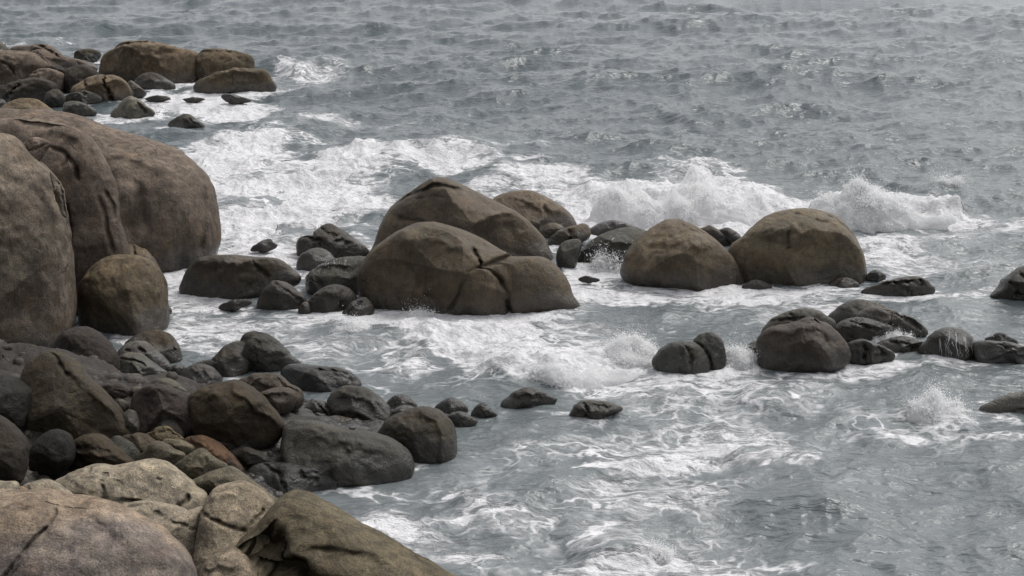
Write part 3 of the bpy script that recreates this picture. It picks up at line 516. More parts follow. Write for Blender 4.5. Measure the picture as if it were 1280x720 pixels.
rock_slab|rock slab|front|olivetan|.0|800|.7|long olive brown foreground slab tapering right into the water, dark hollow on its left|292,700 296,680 316,664 333,645 346,631 362,624 373,625 384,629 411,646 454,666 485,680 515,698 552,719 620,760 560,830 400,850 310,790|300,690 330,688 356,700 380,716 410,740;17;34/330,704 370,722 400,740;20;26/350,640 400,664 450,682 500,706;14;-3/400,690 450,690 500,712;6;4/345,650 380,655 420,672;5;3
rock|rock|front|tanl|.0|752|.8|small tan rock at the bottom picture edge in front of the upright tan boulder|244,735 250,710 264,696 276,690 287,688 300,694 316,711 338,742 320,770 255,770|258,712 276,702 296,706;3;-2
'''
TINT = dict(film=(.26,.25,.225), giantb=(.152,.129,.113), brownl=(.168,.140,.104), tan=(.198,.162,.120), brown=(.146,.119,.090), olive=(.148,.122,.088), grey=(.150,.142,.132), greyl=(.200,.192,.178),
  dark=(.082,.073,.064), darkred=(.098,.082,.070), green=(.088,.090,.080), slate=(.098,.092,.085), slatedark=(.045,.043,.042),
  mauve=(.160,.135,.120), mauvel=(.178,.166,.155), speckle=(.182,.160,.138), speckledark=(.135,.128,.118), pale=(.262,.246,.200), yellow=(.30,.25,.16),
  olivedark=(.098,.082,.058), olivebrown=(.112,.088,.056), olivetan=(.140,.128,.094), plum=(.100,.080,.072), plumdark=(.070,.058,.050),
  tanl=(.222,.202,.160), orange=(.225,.135,.080))
GROUPS = dict(far='boulders on the far point', awash='rocks barely breaking the foam', giant='giant boulders at the left', surf='boulders in the channel',
  centre='boulders of the central row', right='low boulders in the surf on the right', edge='boulders at the edge of the shallows',
  pile='boulders piled on the shore', front='foreground rocks')
# ------------------------------------------------------------------ sea
def ocean_tile(N, L, wind, direction, seed, short, spread=2):
    rs = np.random.RandomState(seed)
    k1 = np.fft.fftfreq(N, 1/N)*2*math.pi/L
    kx, ky = np.meshgrid(k1, k1, indexing='ij'); k = np.hypot(kx, ky); k[0, 0] = 1
    Lw = wind*wind/9.81
    cosf = (kx*math.cos(direction)+ky*math.sin(direction))/k
    S = np.exp(-1/(k*Lw)**2)/k**4*np.abs(cosf)**spread*np.exp(-(k*short)**2); S[0, 0] = 0
    H = np.sqrt(S)*(rs.normal(size=(N, N))+1j*rs.normal(size=(N, N)))
    h = np.fft.ifft2(H).real; sd = h.std()
    dx = np.fft.ifft2(1j*kx/k*H).real; dy = np.fft.ifft2(1j*ky/k*H).real
    return h/sd, dx/sd, dy/sd, L

def sample(tile, x, y, rot):
    h, dx, dy, L = tile; N = h.shape[0]
    c, s = math.cos(rot), math.sin(rot)
    X = (x*c+y*s)/L*N; Y = (-x*s+y*c)/L*N
    i = np.floor(X).astype(int); j = np.floor(Y).astype(int); a = X-i; b = Y-j
    i0, i1, j0, j1 = i % N, (i+1) % N, j % N, (j+1) % N
    def g(T): return (T[i0, j0]*(1-a)+T[i1, j0]*a)*(1-b)+(T[i0, j1]*(1-a)+T[i1, j1]*a)*b
    H, DX, DY = g(h), g(dx), g(dy)
    return H, DX*c-DY*s, DX*s+DY*c

# foam patches: (photo x, y, half width, half height, amount, slant)
FOAM = [
 (300,112,90,12,.75,0),(390,92,80,13,.55,0),(250,132,95,16,.85,0),(330,155,140,10,.50,0),(180,132,60,14,.95,0),(285,150,60,16,.7,0),(140,142,50,10,.9,0),
 (40,48,70,6,.38,0),(150,22,120,6,.18,0),(20,32,50,5,.25,0),(500,78,60,6,.30,0),
 (350,242,150,58,1.05,0),(300,300,100,42,1.05,0),(255,215,60,26,.9,0),(440,210,130,20,.75,-.03),(570,205,110,10,.55,0),(420,262,90,34,.85,0),(640,190,90,5,.45,0),(700,232,90,14,.65,0),
 (240,372,50,26,.75,0),(350,335,60,12,.9,0),(225,350,22,26,1.0,0),
 (330,410,160,45,.42,0),(250,430,60,25,.45,0),(420,440,110,45,.42,0),
 (860,255,150,38,1.5,0),(770,258,60,34,1.3,0),(1010,250,120,26,.85,0),(1120,268,90,26,1.4,.05),(1190,300,110,26,.6,0),(1130,320,100,30,.72,0),(1240,345,70,24,.62,0),(690,245,60,18,.6,0),(960,295,60,20,.85,0),(850,290,50,20,.9,0),
 (760,340,60,14,1.0,0),(725,348,30,14,1.0,0),(800,372,160,18,.58,0),(960,372,180,11,.62,0),(1080,368,60,12,.5,0),(1190,372,90,16,.62,0),(1010,395,120,25,.34,0),(1200,400,90,18,.40,0),
 (490,410,95,18,1.5,.05),(585,425,85,26,1.35,.10),(640,398,110,9,.9,0),(690,464,130,26,1.6,0),(775,448,80,26,1.5,-.15),(600,440,50,18,.8,0),(760,415,120,25,.50,0),(850,398,90,18,.45,0),
 (925,452,35,14,1.0,0),(920,468,40,12,.9,0),(1110,420,70,22,1.1,.1),(1140,445,90,12,1.0,0),(1250,452,60,6,.9,0),(1070,452,40,10,.8,0),(1100,470,60,8,.5,0),
 (880,490,110,26,.50,0),(1010,500,110,36,.52,-.1),(960,540,160,30,.48,-.1),(1170,520,55,18,.95,0),(1100,545,110,14,.42,0),(1240,545,70,6,.45,0),
 (800,583,95,9,.95,.02),(730,545,120,30,.36,0),(640,560,90,30,.42,0),(900,570,130,22,.42,-.08),(560,600,110,26,.46,0),(800,625,140,28,.42,0),(690,640,120,30,.36,0),
 (470,640,90,26,.62,.15),(520,672,90,24,.58,.25),(600,700,90,26,.50,.15),(800,695,90,14,.66,0),(740,715,110,16,.5,0),(450,617,60,10,.55,0),(920,700,110,20,.34,0),(1050,600,130,40,.16,0),
 (620,530,50,12,.5,0),(480,490,60,22,.35,0),(690,520,60,14,.5,0),(530,530,60,8,.2,0),(30,428,60,8,.2,0),(90,422,60,8,.25,0),(150,440,14,8,.5,0),
 (1000,385,300,18,.40,0),(700,400,180,30,.42,0),(560,560,160,60,.33,0),(900,520,240,50,.34,-.06),(760,650,260,60,.33,0),(900,250,420,70,.10,0),(560,600,520,150,.22,0),(1000,500,300,90,.2,0),(330,420,220,60,.3,0),(560,250,420,90,.14,0),
]
# swell and breaking crests: photo polyline; height m; near side m; far side m
RIDGE = [
 ('700,240 760,243 820,246 900,250 970,256', .55, 1.2, 2.2),
 ('1030,256 1090,256 1150,262 1210,268', .60, 1.2, 2.0),
 ('1120,240 1180,236 1240,240 1300,240', .35, 1.0, 2.0),
 ('400,408 450,402 520,406 580,418 620,430', .34, .7, 1.1),
 ('580,462 640,458 700,456 780,446 815,440', .36, .8, 1.0),
 ('330,90 400,86 470,92', .5, 1.6, 2.5),
 ('430,195 520,198 640,196 740,200', .3, 2.0, 2.5),
 ('700,512 800,505 900,490', .10, .5, .8),
 ('930,512 1010,492 1060,488', .20, .8, 1.0),
 ('880,572 960,560 1040,560', .16, .6, .9),
 ('1050,535 1150,520 1220,525', .22, .6, .9),
 ('700,690 780,680 830,684', .22, .5, .7),
 ('560,640 660,628 740,632', .12, .6, .9),
 ('900,640 1000,632 1130,640', .13, .7, 1.2),
 ('1060,690 1180,676 1300,680', .14, .6, 1.0),
 ('1060,415 1120,420 1180,432', .16, .7, .7),
 ('840,150 900,147 960,152', .30, 1.5, 2.0),
 ('700,40 820,30 960,32', .35, 3, 4),
]

def water_material():
    m = bpy.data.materials.new('sea_water'); t = NT(m)
    pos = t.n('ShaderNodeNewGeometry').outputs['Position']
    d = t.attr('foam'); turb = t.attr('milky'); thick = t.attr('churn')
    wn = t.n('ShaderNodeTexNoise', ins={'Vector': pos, 'Scale': .6, 'Detail': 2.5, 'Roughness': .5}).outputs['Color']
    warp = t.vmath('SCALE', t.vmath('SUBTRACT', wn, (.5, .5, .5)), scale=2.2)
    wn2 = t.n('ShaderNodeTexNoise', ins={'Vector': pos, 'Scale': 2.4, 'Detail': 2., 'Roughness': .5}).outputs['Color']
    p1 = t.vmath('ADD', t.vmath('ADD', pos, warp), t.vmath('SCALE', t.vmath('SUBTRACT', wn2, (.5, .5, .5)), scale=.55))
    p1 = t.vmath('MULTIPLY', p1, (.6, 1.0, 1.0))
    e1 = t.voro(p1, .85, 'DISTANCE_TO_EDGE'); e2 = t.voro(p1, 2.3, 'DISTANCE_TO_EDGE'); e3 = t.voro(p1, 5.5, 'DISTANCE_TO_EDGE')
    l1 = t.ramp(e1, .012, .095, 1, 0); l2 = t.ramp(e2, .02, .14, 1, 0); l3 = t.ramp(e3, .03, .21, 1, 0)
    nb = t.noise(p1, .5, 4, .6)                # where the sheets of foam gather
    nb2 = t.noise(t.vmath('ADD', p1, (31., 7., 3.)), .9, 4, .6)
    nf = t.noise(p1, 3.4, 5, .62)
    ng = t.noise(t.vmath('MULTIPLY', pos, (.8, 1.2, 1.)), 14, 4, .7)
    ps2 = t.vmath('ADD', t.vmath('MULTIPLY', pos, (.36, 1.25, 1.)), t.vmath('SCALE', warp, scale=.45))
    ns = t.noise(ps2, 1.7, 6, .62, .4)         # streaks drawn out along the crests
    base = t.math('ADD', t.math('MULTIPLY', nf, .42), t.math('MULTIPLY', nb, .34))
    base = t.math('ADD', base, t.math('MULTIPLY', ns, .60))
    base = t.math('ADD', base, t.math('MULTIPLY', ng, .09))
    x = t.math('ADD', base, t.math('MULTIPLY', d, .60))
    sheet = t.math('POWER', t.ramp(x, 1.02, 1.17, 0, 1, 'LINEAR'), 1.1)
    sheet = t.math('MULTIPLY', sheet, t.ramp(d, .02, .2))
    gate1 = t.ramp(t.math('ADD', nb2, t.math('MULTIPLY', d, .62)), .66, .90)
    gate2 = t.ramp(t.math('ADD', nb, t.math('MULTIPLY', d, .65)), .66, .92)
    web = t.math('MAXIMUM', t.math('MULTIPLY', l1, gate1), t.math('MULTIPLY', t.math('MULTIPLY', l2, .95), gate2))
    web = t.math('MAXIMUM', web, t.math('MULTIPLY', t.math('MULTIPLY', l3, .75), t.math('MULTIPLY', gate1, gate2)))
    web = t.math('MULTIPLY', web, t.ramp(nf, .36, .54, .1, 1.0))
    web = t.math('MULTIPLY', web, t.ramp(d, .03, .25))
    web = t.math('MINIMUM', 1.0, t.math('MULTIPLY', web, 1.3))
    fo = t.math('SUBTRACT', 1, t.math('MULTIPLY', t.math('SUBTRACT', 1, sheet), t.math('SUBTRACT', 1, t.math('MULTIPLY', web, 1.0))))
    thin = t.math('MULTIPLY', t.ramp(x, .76, 1.08), t.ramp(d, .05, .4))
    body = t.mix(turb, (.040, .060, .068), (.282, .304, .308))
    body = t.mix(t.math('MULTIPLY', thin, .20), body, (.56, .56, .57))
    white = t.mix(t.ramp(t.math('ADD', t.math('MULTIPLY', ng, .5), t.math('MULTIPLY', nf, .5)), .36, .62), (.60, .60, .615), (.90, .89, .90))
    col = t.mix(fo, body, white)
    rough = t.ramp(fo, 0, .6, .18, .8, 'LINEAR')
    spec = t.ramp(fo, 0, .7, .5, .1, 'LINEAR')
    ps = t.vmath('MULTIPLY', t.vmath('ADD', pos, t.vmath('SCALE', warp, scale=.25)), (.55, 1.0, 1.0))
    hh = t.math('MULTIPLY', t.math('SUBTRACT', 1, t.math('ABSOLUTE', t.math('SUBTRACT', t.noise(ps, 1.7, 3, .5, .3), .5))), .20)
    hh = t.math('ADD', hh, t.math('MULTIPLY', t.noise(ps, 4.4, 4, .6, .3), .062))
    hh = t.math('ADD', hh, t.math('MULTIPLY', t.noise(ps, 12, 3, .6, .2), .010))
    hh = t.math('MULTIPLY', hh, t.math('SUBTRACT', 1, t.math('MULTIPLY', sheet, .7)))
    dist = t.n('ShaderNodeSeparateXYZ', ins={0: pos}).outputs[1]
    hh = t.math('MULTIPLY', hh, t.ramp(dist, 40, 110, 1.0, .6, 'LINEAR'))
    hf = t.math('MULTIPLY', t.math('MULTIPLY', nf, sheet), .11)
    hf = t.math('ADD', hf, t.math('MULTIPLY', t.math('MULTIPLY', ng, sheet), .04))
    h = t.math('ADD', hh, hf)
    b = t.n('ShaderNodeBump', ins={'Strength': 1.0, 'Distance': 1.0, 'Height': h})
    p = t.n('ShaderNodeBsdfPrincipled', ins={'Base Color': col, 'Roughness': rough, 'Normal': b.outputs[0], 'IOR': 1.333, 'Specular IOR Level': spec})
    o = t.n('ShaderNodeOutputMaterial'); t.t.links.new(p.outputs[0], o.inputs[0])
    return m

def build_sea():
    # rows by distance, columns by bearing: a fan that is fine near the shore and runs out past the horizon
    rows = []
    py = np.arange(840, -2, -OPT['row']) 
    rows = list(at(np.full(len(py), 640.), py)[:, 1])
    d = rows[-1]
    while d < 2500: d *= 1.035; rows.append(d)
    Y = np.array(rows)
    tans = np.linspace(-.52, .52, OPT['cols'])
    D, Tn = np.meshgrid(Y, tans, indexing='ij')
    rng = D/cs if False else D
    x = (Tn*np.sqrt(D*D+100)).ravel(); y = D.ravel(); N = len(x)
    px, ppy = to_px(np.stack([x, y, np.zeros(N)], 1))
    # amplitude map: open water lively, the cove behind the boulders calmer
    amp = np.interp(y, [16, 24, 30, 36, 42, 50, 65, 90, 140, 400], [.10, .105, .10, .095, .10, .11, .13, .145, .16, .18])
    amp = amp*np.where((px < 420) & (ppy > 330), .5+.5*smooth(250, 420, px), 1)
    sz = shore_z(x, y)
    shal = smooth(.25, -.9, sz)
    amp = amp*(.15+.85*shal)
    # how far each point of the sea is from the nearest rock
    rockd = np.full(N, 9.)
    for pts, width in WATERLINE:
        c0 = pts.min(0)-1.8; c1 = pts.max(0)+1.8
        m = np.where((x > c0[0]) & (x < c1[0]) & (y > c0[1]) & (y < c1[1]))[0]
        if len(m) == 0: continue
        best = np.full(len(m), 9.)
        for p in pts: best = np.minimum(best, np.hypot(x[m]-p[0], y[m]-p[1]))
        rockd[m] = np.minimum(rockd[m], best)
    amp = amp*(1-.6*np.exp(-(rockd/.9)**2))
    amp = amp*(1+.45*fbm(np.stack([x*.045, y*.03, 0*x], 1), 3, 91))
    t1 = ocean_tile(1024, 71., 5.2, R(-80), 3, .05, 6); t2 = ocean_tile(1024, 23., 2.6, R(-60), 8, .02, 2); t3 = ocean_tile(512, 173., 8.5, R(-80), 5, .3, 3)
    H = np.zeros(N); DX = np.zeros(N); DY = np.zeros(N)
    for tl, rot, a in ((t1, .0, .8), (t2, .4, .75), (t3, .1, 1.35)):
        h, dx, dy = sample(tl, x, y, rot)
        k = amp*a*(np.interp(y, [30, 70], [.35, 1]) if tl is t3 else 1)
        if tl is t2: k = np.minimum(k, np.interp(y, [40, 60], [.06, .085]))
        H += h*k; DX += dx*k; DY += dy*k
    foam = np.zeros(N); milky = np.zeros(N)
    near = (px > -500) & (px < 1800) & (ppy > -100) & (y < 200)
    P2 = np.stack([px, ppy], 1)
    nn = np.where(near)[0]
    qq = np.stack([x[nn]*.55, y[nn]*.42, 0*x[nn]], 1)
    w1, w2 = fbm(qq, 4, 61, .6)*1.0, fbm(qq+40, 4, 67, .6)*1.3
    for cx, cy, rx, ry, am, sl in FOAM:
        dx = px[nn]-cx; dy = ppy[nn]-cy-sl*dx
        q = np.sqrt((dx/rx+w1)**2+(dy/ry+w2)**2)
        g = am*smooth(1.5, .2, q)
        foam[nn] = np.maximum(foam[nn], g)+.25*np.minimum(foam[nn], g)
        milky[nn] = np.maximum(milky[nn], min(am, 1)*smooth(1.7, .2, q))
    wc = smooth(2.9, 3.8, H/np.maximum(amp, .02))*(y > 48)*(y < 90)*.15
    pat = fbm(np.stack([x[nn]*.33, y[nn]*.30, 0*x[nn]+9], 1), 3, 123)
    foam[nn] *= np.where(foam[nn] < 1.0, np.clip(.92+1.15*pat, .22, 1.25), 1)
    for s, hgt, sn_, sf in RIDGE:
        L = np.array([[float(v) for v in p.split(',')] for p in s.split()])
        Lw = at(L[:, 0], L[:, 1])[:, :2]
        m = (x > Lw[:, 0].min()-8) & (x < Lw[:, 0].max()+8) & (y > Lw[:, 1].min()-10) & (y < Lw[:, 1].max()+10)
        q = np.stack([x[m], y[m]], 1)
        nz = fbm(np.stack([q[:, 0]*.9, q[:, 1]*.5, np.zeros(len(q))], 1), 3, 11)
        q2 = q+np.stack([0*nz, nz*.9], 1)
        dist, t = line_dist(q2, Lw)
        i = np.argmin(np.abs(q2[:, 0:1]-np.linspace(Lw[0, 0], Lw[-1, 0], 40)[None]), 1)
        yl = np.interp(q2[:, 0], Lw[:, 0], Lw[:, 1])
        sg = np.where(q2[:, 1] < yl, sn_, sf)
        e = smooth(0, .18, t)*smooth(1, .82, t)
        prof = np.exp(-(dist/sg)**2)*e*(.75+.6*nz)
        prof = prof*(1-.8*np.exp(-(rockd[m]/.8)**2)); H[m] += hgt*prof
        DY[m] -= hgt*.55*prof
    calm = np.where((px < 620) & (ppy > 440), .45, .95)
    m = np.where(rockd < 3)[0]
    rn = fbm(np.stack([x[m]*1.1, y[m]*1.1, 0*x[m]], 1), 3, 4)
    foam[m] = np.maximum(foam[m], calm[m]*np.exp(-(rockd[m]/(.28+.5*np.clip(rn+.2, 0, 1)))**2)*smooth(-.25, .35, rn+.05))
    H[m] += .04*np.exp(-(rockd[m]/.3)**2)*calm[m]
    # churned water is rough where the foam is thick
    ch = smooth(.55, 1.0, foam)
    mm = np.where(near & (ch > .02))[0]
    q = np.stack([x[mm], y[mm], np.zeros(len(mm))], 1)
    bil = 1-np.abs(fbm(q*1.5, 4, 21, .55)); H[mm] += ch[mm]*(1-.6*np.exp(-(rockd[mm]/.8)**2))*((bil-.78)*.22+fbm(q*6, 3, 31)*.05)*np.interp(y[mm], [30, 50], [.8, 1.2])
    foam = np.maximum(foam, wc)
    foam = np.where(sz > .15, foam*.3, foam)
    V = np.stack([x+DX*1.1, y+DY*1.1, H], 1)
    nr, nc = D.shape
    i, j = np.meshgrid(np.arange(nr-1), np.arange(nc-1), indexing='ij'); i = i.ravel(); j = j.ravel()
    quads = np.stack([i*nc+j, i*nc+j+1, (i+1)*nc+j+1, (i+1)*nc+j], 1)
    milky = np.clip(np.maximum(milky*.8, np.interp(y, [22, 40, 55, 80], [.50, .46, .28, .15])), 0, 1)
    # greener translucent faces on the crests
    o = mesh_obj('sea', V, quads, water_material(), attrs={'foam': foam, 'milky': milky, 'churn': ch})
    tag(o, kind='structure')
    return o

def build_shore():
    nx, ny = 260, 260
    gx, gy = np.meshgrid(np.linspace(-24, 4, nx), np.linspace(9, 37, ny), indexing='ij')
    x, y = gx.ravel(), gy.ravel(); z = shore_z(x, y)-.22
    q = np.stack([x, y, 0*x], 1)
    z = z+fbm(q*1.3, 3, 3)*.22+(1-np.abs(vnoise(q*2.6, 7)))*.14
    idx = lambda a, b: a*ny+b
    i, j = np.meshgrid(np.arange(nx-1), np.arange(ny-1), indexing='ij'); i = i.ravel(); j = j.ravel()
    quads = np.stack([idx(i, j), idx(i+1, j), idx(i+1, j+1), idx(i, j+1)], 1)
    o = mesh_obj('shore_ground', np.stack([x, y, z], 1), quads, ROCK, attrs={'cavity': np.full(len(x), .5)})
    o.color = (.06, .052, .046, 1); o['wet'] = .3; o['speckle'] = .2
    tag(o, kind='structure')

def build_shade_hill():
    """unseen hill added under and behind the camera to block light from there"""
    nx, ny = 120, 90
    gx, gy = np.meshgrid(np.linspace(-90, 40, nx), np.linspace(-70, 15.5, ny), indexing='ij')
    x, y = gx.ravel(), gy.ravel()
    t = 15.5-y
    z = -1.2+t*.62-.0006*t*t+smooth(-9, -34, x)*np.maximum(t, 0)*.9-smooth(5, 40, x)*t*.35
    z = np.minimum(z, 8.3+np.maximum(t-15.5, 0)*.38)+fbm(np.stack([x*.12, y*.12, 0*x], 1), 4, 5)*np.minimum(t*.12, 2.0)
    d = np.hypot(x, y); z = np.where(d < 4, np.minimum(z, 8.2), z)
    m = bpy.data.materials.new('shade_hill_scrub'); q = NT(m)
    pos = q.n('ShaderNodeNewGeometry').outputs['Position']
    c = q.mix(q.ramp(q.noise(pos, .8, 5), .35, .65), (.035, .045, .022), (.09, .08, .055))
    p = q.n('ShaderNodeBsdfPrincipled', ins={'Base Color': c, 'Roughness': .9}); o_ = q.n('ShaderNodeOutputMaterial'); q.t.links.new(p.outputs[0], o_.inputs[0])
    idx = lambda a, b: a*ny+b
    i, j = np.meshgrid(np.arange(nx-1), np.arange(ny-1), indexing='ij'); i = i.ravel(); j = j.ravel()
    o = mesh_obj('shade_hill', np.stack([x, y, z], 1), np.stack([idx(i, j), idx(i+1, j), idx(i+1, j+1), idx(i, j+1)], 1), m)  # out of view, added to keep sky light off the rock fronts
    tag(o, kind='structure')

def build_gravel():
    """small stones washed in between the boulders of the shore"""
    rs = np.random.RandomState(5); n = 5200
    px = rs.uniform(-60, 560, n*3); py = rs.uniform(415, 760, n*3); P = at(px, py)[:, :2]; z = shore_z(P[:, 0], P[:, 1])
    k = np.where(z > .05)[0][:n]; P, z = P[k], z[k]; n = len(k)
    th = np.arange(8)/8*2*math.pi
    unit = np.concatenate([[[0, 0, 1.]], *[np.stack([np.cos(th)*math.sin(f), np.sin(th)*math.sin(f), np.full(8, math.cos(f))], 1) for f in (.6, 1.2, 1.9, 2.6)], [[0, 0, -1.]]])
    S = np.exp(rs.normal(size=n)*.45)*.06
    A = rs.uniform(.6, 1.3, (n, 1, 3)); A[:, :, 2] *= .7
    V = unit[None]*A*S[:, None, None]
    V = V*(1+.3*vnoise((unit[None]*1.3+rs.uniform(0, 90, (n, 1, 3))).reshape(-1, 3), 3).reshape(n, -1, 1))
    a = rs.uniform(0, 6.28, n); c, s = np.cos(a)[:, None], np.sin(a)[:, None]
    V = np.stack([V[:, :, 0]*c-V[:, :, 1]*s, V[:, :, 0]*s+V[:, :, 1]*c, V[:, :, 2]], 2)
    q = np.stack([P[:, 0], P[:, 1], 0*z], 1)
    zz = z-.22+fbm(q*1.3, 3, 3)*.22+(1-np.abs(vnoise(q*2.6, 7)))*.14
    V = V+np.stack([P[:, 0], P[:, 1], zz-.10+S*.3], 1)[:, None, :]
    m = unit.shape[0]; j = np.arange(8); F = []
    quads = np.concatenate([np.stack([1+r*8+j, 1+(r+1)*8+j, 1+(r+1)*8+(j+1) % 8, 1+r*8+(j+1) % 8], 1) for r in range(3)])
    tris = np.concatenate([np.stack([0*j, 1+j, 1+(j+1) % 8], 1), np.stack([0*j+m-1, 25+(j+1) % 8, 25+j], 1)])
    o_ = np.arange(n)[:, None, None]*m
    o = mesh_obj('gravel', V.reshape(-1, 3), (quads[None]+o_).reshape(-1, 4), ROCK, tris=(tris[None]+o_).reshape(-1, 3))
    o.color = (.085, .075, .066, 1); o['wet'] = .3; o['speckle'] = .3
    tag(o, 'dark gravel and small stones washed in between the shore boulders', 'gravel', None, 'stuff')
# ------------------------------------------------------------------ white water
def foam_material():
    m = bpy.data.materials.new('white_water'); t = NT(m)
    pos = t.n('ShaderNodeNewGeometry').outputs['Position']
    n1 = t.noise(pos, 5, 5, .65); n2 = t.noise(pos, 18, 4, .65)
    col = t.mix(t.ramp(n1, .3, .65), (.88, .88, .885), (.95, .95, .955))
    h = t.math('ADD', t.math('MULTIPLY', n1, .08), t.math('MULTIPLY', n2, .02))
    b = t.n('ShaderNodeBump', ins={'Strength': 1., 'Distance': 1., 'Height': h})
    p = t.n('ShaderNodeBsdfPrincipled', ins={'Base Color': col, 'Roughness': .8, 'Normal': b.outputs[0], 'Specular IOR Level': .1,
        'Subsurface Weight': .5, 'Subsurface Radius': (.2, .2, .2), 'Subsurface Scale': .5})
    tr = t.n('ShaderNodeBsdfTranslucent', ins={'Color': (.96, .96, .96, 1)})
    mx = t.n('ShaderNodeMixShader', ins={0: .5}); t.t.links.new(p.outputs[0], mx.inputs[1]); t.t.links.new(tr.outputs[0], mx.inputs[2])
    o = t.n('ShaderNodeOutputMaterial'); t.t.links.new(mx.outputs[0], o.inputs[0])
    return m
WHITE = foam_material()
def spray_material():
    m = bpy.data.materials.new('spray'); t = NT(m)
    a = t.n('ShaderNodeBsdfDiffuse', ins={'Color': (.985, .985, .985, 1)}); b = t.n('ShaderNodeBsdfTranslucent', ins={'Color': (.985, .985, .985, 1)})
    mx = t.n('ShaderNodeMixShader', ins={0: .5}); t.t.links.new(a.outputs[0], mx.inputs[1]); t.t.links.new(b.outputs[0], mx.inputs[2])
    o = t.n('ShaderNodeOutputMaterial'); t.t.links.new(mx.outputs[0], o.inputs[0])
    return m
SPRAYM = spray_material()

TET = np.array([[1, 1, 1], [1, -1, -1], [-1, 1, -1], [-1, -1, 1]], float)/1.732
def droplets(name, C, S, parent, seed):
    rs = np.random.RandomState(seed); n = len(C)
    q = rs.normal(size=(n, 4)); q /= np.linalg.norm(q, axis=1)[:, None]; w, x, y, z = q.T
    M = np.stack([1-2*(y*y+z*z), 2*(x*y-z*w), 2*(x*z+y*w), 2*(x*y+z*w), 1-2*(x*x+z*z), 2*(y*z-x*w), 2*(x*z-y*w), 2*(y*z+x*w), 1-2*(x*x+y*y)], 1).reshape(n, 3, 3)
    V = np.einsum('nij,kj->nki', M, TET)*S[:, None, None]+C[:, None, :]
    T = np.array([[0, 1, 2], [0, 3, 1], [0, 2, 3], [1, 3, 2]])
    tris = (np.arange(n)[:, None, None]*4+T[None]).reshape(-1, 3)
    o = mesh_obj(name, V.reshape(-1, 3), None, SPRAYM, parent=parent, tris=tris, smooth_shade=False)
    o['kind'] = 'stuff'
    return o

# name | category | label | contact row | thickness | droplets | reach | jets | jet height m | size | outline
SPLASH = '''
breaking_wave|breaking wave|tall white wave bursting behind the peaked brown boulder|286|.55|95000|.30|70|.50|.0105|722,286 736,268 748,258 760,246 772,234 788,226 806,224 824,230 842,234 856,230 868,220 880,217 892,226 910,236 930,243 950,252 966,264 985,276 960,292 900,300 800,300
breaking_wave|breaking wave|lower white wave collapsing to the right of the big round brown boulder|292|.5|65000|.26|50|.36|.0105|1000,286 1004,268 1014,254 1024,243 1042,235 1058,238 1075,246 1100,251 1125,253 1150,259 1175,266 1196,272 1180,284 1130,292 1060,296 1015,294
splash|splash|small plume flicked off the crest at the far right of the breaking waves|236|.6|5000|.5|14|.40|.012|1162,232 1168,225 1178,220 1190,222 1198,230 1185,237
splash|splash|thin splash bursting in front of the grey green sloping boulder|338|.5|7000|.25|60|.75|.012|734,340 740,332 750,329 760,330 772,332 780,339 760,345
breaking_wave|breaking wave|rolling line of white water below the main central boulder|424|.8|30000|.14|16|.16|.010|396,416 412,404 440,397 480,396 520,400 545,406 566,418 530,428 470,424 420,422
breaking_wave|breaking wave|broad band of broken white water left of the dark pair of boulders|486|.8|50000|.14|24|.14|.007|576,474 596,462 630,454 680,452 720,454 755,450 778,452 804,460 786,472 745,484 700,491 640,489 600,483
splash|splash|white burst of spray against the left of the dark pair of boulders|462|.8|30000|.26|30|.26|.0075|750,458 764,440 778,428 794,423 810,427 822,440 818,456 790,466
splash|splash|small white splash in open water near the smooth half submerged rock|526|.7|15000|.30|70|.42|.007|1126,524 1138,511 1156,503 1176,498 1194,503 1208,514 1216,523 1190,530 1150,529
splash|splash|white surge between the dark pair and the chunky dark red brown boulder|464|.7|12000|.2|12|.16|.010|902,460 914,448 930,444 946,450 956,460 930,468
breaking_wave|breaking wave|white water pouring over the low rocks of the right cluster|440|.8|9000|.14|14|.10|.008|1064,420 1082,408 1112,411 1146,420 1172,430 1160,442 1120,442 1085,434
splash|splash|little whitecap curling near the bottom picture edge|698|.8|9000|.25|16|.14|.006|786,695 804,686 824,684 838,690 832,698 808,700
splash|splash|white surf breaking against the low slab of the far point|114|.6|5000|.3|16|.3|.016|244,112 258,108 280,108 310,111 340,113 300,117
splash|splash|foam rising at the foot of the main central boulder|402|.5|12000|.2|40|.28|.009|470,398 500,396 530,398 560,397 590,393 560,404 520,408
'''

